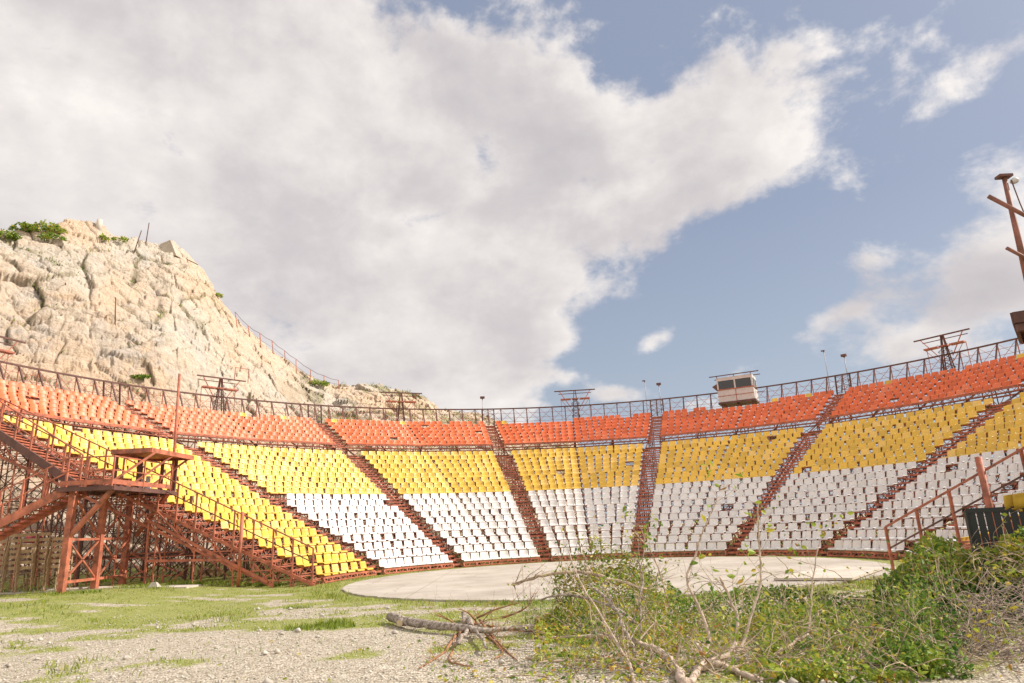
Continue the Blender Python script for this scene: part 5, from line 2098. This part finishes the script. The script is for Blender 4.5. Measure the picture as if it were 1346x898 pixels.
branch_thing('pruned_branch', 'pale stem curving along the ground then forking upward twice', [
    ([(906, 899, 8.15), (921, 875, 8.4), (936, 867, 8.5), (959, 860, 8.6), (969, 832, 8.8), (968, 809, 8.9), (956, 779, 9.0), (946, 758, 9.0)], 0.042, 0.011, 9, 0.5, 1),
    ([(921, 876, 8.4), (940, 873, 8.4), (954, 876, 8.4), (984, 890, 8.25), (1000, 893, 8.2)], 0.036, 0.03, 3, 0.4, 1),
    ([(928, 864, 8.6), (932, 837, 8.8), (921, 804, 8.9), (903, 761, 9.0), (913, 733, 9.0), (920, 710, 9.0), (930, 685, 9.0), (944, 655, 9.0)], 0.021, 0.007, 9, 0.4, 1),
    ([(965, 858, 8.6), (975, 850, 8.7), (987, 812, 8.8), (1000, 763, 8.9), (998, 710, 8.9), (996, 657, 8.9)], 0.022, 0.008, 13, 0.45, 1),
    ([(925, 862, 8.6), (915, 845, 8.8), (903, 836, 9.0)], 0.02, 0.012, 4, 0.4, 1)], 24, 'pale_bark', 0.5, 0.08, 0.62)
branch_thing('pruned_branch', 'straight pale branch slanting up beside a thin upright one', [
    ([(1010, 866, 8.7), (1035, 850, 8.9), (1062, 834, 9.1)], 0.026, 0.018, 6, 0.4, 1),
    ([(1062, 834, 9.1), (1066, 800, 9.2), (1068, 765, 9.3), (1075, 720, 9.3)], 0.014, 0.006, 9, 0.4, 1)], 25, 'pale_bark', 0.45, 0.07, 0.6)
branch_thing('pruned_branch', 'thin leafy upright twig before the white seats, nearest the stage rim', [
    ([(880, 800, 10.6), (868, 755, 10.6), (855, 725, 10.6), (835, 700, 10.6)], 0.012, 0.005, 8, 0.4, 1),
    ([(845, 790, 10.9), (842, 750, 10.9), (848, 715, 10.9), (842, 693, 10.9)], 0.010, 0.004, 8, 0.35, 1)], 26, 'twig', 0.6, 0.07, 0.5)
branch_thing('pruned_branch', 'low bare branch lying along the front edge of the brush', [
    ([(1120, 870, 9.0), (1060, 872, 9.0), (1010, 866, 9.2), (960, 880, 9.2)], 0.022, 0.014, 14, 0.6, 1),
    ([(1200, 840, 9.3), (1150, 838, 9.6), (1110, 828, 9.8), (1070, 850, 9.6)], 0.018, 0.01, 14, 0.6, 1)], 27, 'twig', 0.4, 0.06)
branch_thing('pruned_branch', 'pair of dark twiggy branches on the gravel before the long leaves', [
    ([(700, 838, 11.9), (750, 838, 11.8), (800, 835, 11.6)], 0.018, 0.014, 8, 0.45, 1),
    ([(690, 866, 11.0), (740, 868, 10.9), (800, 862, 10.8)], 0.016, 0.012, 10, 0.45, 1)], 28, 'twig', 0.35, 0.06)

# ------------------------------------------------------------------ brush, leaves and shrubs
def brush_height(u):
    """how high the heap stands, as the photo row its top reaches"""
    return float(np.interp(u, [690, 720, 745, 780, 820, 860, 900, 960, 1020, 1080, 1130, 1170], [830, 808, 775, 750, 746, 752, 778, 778, 770, 778, 784, 770]))


def mass(seed, u0, u1, topf, botf, d0, d1, nleaf, ntwig, size, tone_f, tl=0.6, leafy=0.25, thin=0.0, dmin=0.0, edge=None):
    pl2 = Plant(seed)
    r = pl2.r
    for _ in range(nleaf):
        u = r.uniform(u0, u1)
        if edge and u > edge[0] and r.random() < (u - edge[0]) / (edge[1] - edge[0]):
            continue
        t_, b_ = topf(u), botf(u)
        # several overlapping mounds, so that the outline is uneven
        t_ += 16 * (mnoise.noise(Vector((u * 0.025, seed, 0))) + 0.6 * mnoise.noise(Vector((u * 0.08, seed, 4))))
        v = b_ + (t_ - b_) * (r.random() ** 0.8)
        fr = (b_ - v) / max(1, (b_ - t_))
        dg = max(dmin, min(d1, gpt(u, b_).y))
        D_ = dg + (d1 - dg) * min(1, max(0, fr + r.gauss(0, 0.13)))
        p2 = at(u, v, D_)
        clump = mnoise.noise(p2 * 2.2)
        if fr < 0.35 and r.random() < thin:
            continue
        if clump < -0.12 and r.random() < 0.85:
            continue
        if p2.z < 0.01:
            continue
        tn = tone_f(u, v) + clump * 0.35
        pl2.leaf(p2, size * r.uniform(0.6, 1.35), None, min(1, max(0, r.gauss(tn, 0.16))))
    for _ in range(ntwig):
        u = r.uniform(u0, u1)
        t_, b_ = topf(u), botf(u)
        fr = r.random() * 0.85
        v = b_ + (t_ - b_) * fr
        dg = min(d1, gpt(u, b_).y)
        D_ = dg + (d1 - dg) * fr
        p2 = at(u, v, D_)
        p2.z = max(p2.z, 0.02)
        pl2.grow(p2, Vector((r.gauss(0, 1), r.gauss(0, 0.7), r.gauss(0.35, 0.6))), tl * r.uniform(0.5, 1.4), r.uniform(0.003, 0.009), 1 if r.random() < 0.5 else 0, leafy, size, kids=3)
    return pl2


bot = lambda u: float(np.interp(u, [690, 760, 820, 900, 1000, 1100, 1170], [842, 850, 858, 864, 868, 876, 880]))
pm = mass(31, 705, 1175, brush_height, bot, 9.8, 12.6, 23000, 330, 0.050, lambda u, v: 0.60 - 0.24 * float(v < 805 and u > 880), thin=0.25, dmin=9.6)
pf = mass(35, 700, 1175, lambda u: bot(u) - 30, lambda u: 899, 8.2, 9.8, 3000, 90, 0.052, lambda u, v: 0.64)
pm.w.add(pf.w.v, pf.w.f)
pm.l.add(pf.l.v, pf.l.f)
pm.l.t.extend(pf.l.t)
root = thing('brush_heap', gpt(930, 860), 'wide heap of cut leafy branches between camera and stage', 'brush')
pm.done(root, 'twig', 'leaves', 'twigs')
for c in COL.objects:
    if c.parent == root:
        c['kind'] = 'stuff'
root['kind'] = 'stuff'
# yellowing leafy crown at the stage edge
pm = mass(32, 728, 862, lambda u: float(np.interp(u, [728, 750, 790, 830, 862], [760, 722, 712, 722, 745])), lambda u: 800, 11.4, 12.6, 1700, 130, 0.055, lambda u, v: 0.55)
root = thing('cut_crown', at(795, 800, 12.2), 'green and yellow leafy crown of a cut branch before the stage edge', 'branch', 'pruned branches heaped on the ground')
pm.done(root, 'twig')

# ivy shrub by the end stair
shrub_top = lambda u: float(np.interp(u, [1140, 1175, 1200, 1225, 1255, 1290, 1330, 1346, 1400], [790, 742, 718, 706, 716, 738, 700, 690, 680]))
pm = mass(33, 1150, 1285, shrub_top, lambda u: float(np.interp(u, [1150, 1200, 1346], [882, 890, 892])), 8.9, 12.8, 15500, 170, 0.060, lambda u, v: (0.34 if v > 755 else 0.50) - 0.25 * max(0.0, (u - 1225) / 60), edge=(1215, 1285))  # leaf tone drops towards the dark interior, shade put into the colour
pf = mass(36, 1225, 1420, lambda u: shrub_top(u) - 4, lambda u: 884, 9.6, 11.7, 20000, 160, 0.062, lambda u, v: 0.10 if v > 765 else 0.56, dmin=10.2)  # low leaves darkened in colour to stand in for the shaded void
pm.w.add(pf.w.v, pf.w.f)
pm.l.add(pf.l.v, pf.l.f)
pm.l.t.extend(pf.l.t)
root = thing('leafy_shrub', gpt(1230, 830), 'dense green leafy shrub in front of the slanting handrail', 'shrub')
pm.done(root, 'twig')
# vine patch low between heap and shrub
pm = mass(34, 1000, 1235, lambda u: 792, lambda u: 897, 8.8, 11.5, 15000, 70, 0.056, lambda u, v: 0.52)
root = thing('low_vine', gpt(1110, 850), 'low dark vine leaves between brush heap and shrub', 'vine')
pm.done(root, 'twig')

# tangle of bare arching stems
def arcs(seed, n, u0, u1, v0, v1, d0, d1, ln, rad, root, leafy=0.03, wood='twig'):
    pl2 = Plant(seed)
    r = pl2.r
    for _ in range(n):
        p2 = near_ground(r.uniform(u0, u1), r.uniform(v0, v1), r.uniform(d0, d1), 0.03)
        p2.z = max(p2.z, 0.03)
        a_ = r.uniform(0, 2 * pi)
        e_ = r.uniform(0.1, 1.0)
        d_ = Vector((cos(a_), sin(a_) * 0.5, e_))
        L_ = ln * r.uniform(0.5, 1.3)
        pts, rads = [p2.copy()], [rad]
        k2 = 9
        for k in range(k2):
            d_ = (d_ + Vector((r.gauss(0, 0.26), r.gauss(0, 0.26), -0.13 + r.gauss(0, 0.24)))).normalized()
            p2 = p2 + d_ * (L_ / k2)
            p2.z = max(p2.z, 0.02)
            pts.append(p2.copy())
            rads.append(rad * (1 - 0.8 * (k + 1) / k2) + 0.0012)
            if r.random() < leafy:
                pl2.leaf(p2, 0.07 * r.uniform(0.7, 1.3), None, r.uniform(0.55, 0.9))
        pl2.w.tube(pts, rads, 4, False)
    pl2.done(root, wood, 'foliage', 'stems')
    return pl2


root = thing('bare_shrub', gpt(1300, 850), 'tangle of bare arching grey brown stems beside the leafy shrub', 'shrub')
arcs(41, 230, 1262, 1380, 775, 868, 8.3, 10.0, 0.55, 0.0055, root, 0.05, 'grey_twig')
root = thing('bare_shrub', at(1310, 760, 11.6), 'bare stems with few yellow leaves climbing the black barrier', 'shrub')
arcs(42, 45, 1275, 1350, 715, 780, 10.6, 11.6, 0.7, 0.007, root, 0.14)
root = thing('dry_stems', gpt(1180, 880), 'dry pale stems lying over the front edge of the brush', 'stems')
arcs(43, 55, 1000, 1330, 825, 892, 8.3, 9.6, 0.9, 0.006, root, 0.06)
root = thing('dry_stems', gpt(860, 880), 'thin dry stems standing in the middle of the brush heap', 'stems')
arcs(44, 90, 740, 1140, 760, 850, 9.6, 11.8, 0.9, 0.005, root, 0.08)

# long narrow leaves (oleander like) on the ground
pl2 = Plant(51)
root = thing('long_leaf_plant', gpt(740, 825), 'clump of long narrow pale green leaves lying at the brush edge', 'plant')
nL = 620
for _ in range(nL):
    r = pl2.r
    c_ = gpt(r.uniform(690, 800), r.uniform(800, 838))
    c_.z = r.uniform(0.03, 0.30)
    d_ = Vector((r.gauss(0.2, 1), r.gauss(-0.2, 0.7), r.gauss(0.15, 0.4))).normalized()
    L_ = r.uniform(0.12, 0.30)
    sd = d_.cross(Vector((0, 0, 1))).normalized() * 0.011
    m_ = c_ + d_ * L_ * 0.5 + Vector((0, 0, 0.02))
    e_ = c_ + d_ * L_ - Vector((0, 0, 0.03))
    pl2.l.add([c_, m_ + sd, m_ - sd, e_], [(0, 1, 3, 2)], min(1, max(0, r.gauss(0.55, 0.25))))
pl2.l.build('foliage', 'reed', root)
st2 = MB()
for _ in range(14):
    r = pl2.r
    c_ = gpt(r.uniform(700, 800), r.uniform(806, 836), 0.05)
    st2.tube([c_, c_ + Vector((r.gauss(0, 0.3), r.gauss(0, 0.2), 0.12))], [0.006, 0.003], 4, False)
st2.build('stem', 'twig', root)

# fallen leaves on the gravel
pl2 = Plant(61)
for _ in range(520):
    r = pl2.r
    c_ = gpt(r.uniform(560, 900), r.uniform(835, 898)) if r.random() < 0.8 else gpt(r.uniform(0, 700), r.uniform(800, 898))
    c_.z = 0.015
    pl2.leaf(c_, r.uniform(0.03, 0.065), Vector((r.gauss(0, 1), r.gauss(0, 1), 0.1)).normalized(), r.uniform(0.3, 0.95))
o = pl2.l.build('fallen_leaves', 'leaf')
tag(o, 'scattered fallen leaves on the gravel', kind='stuff')
print('done')
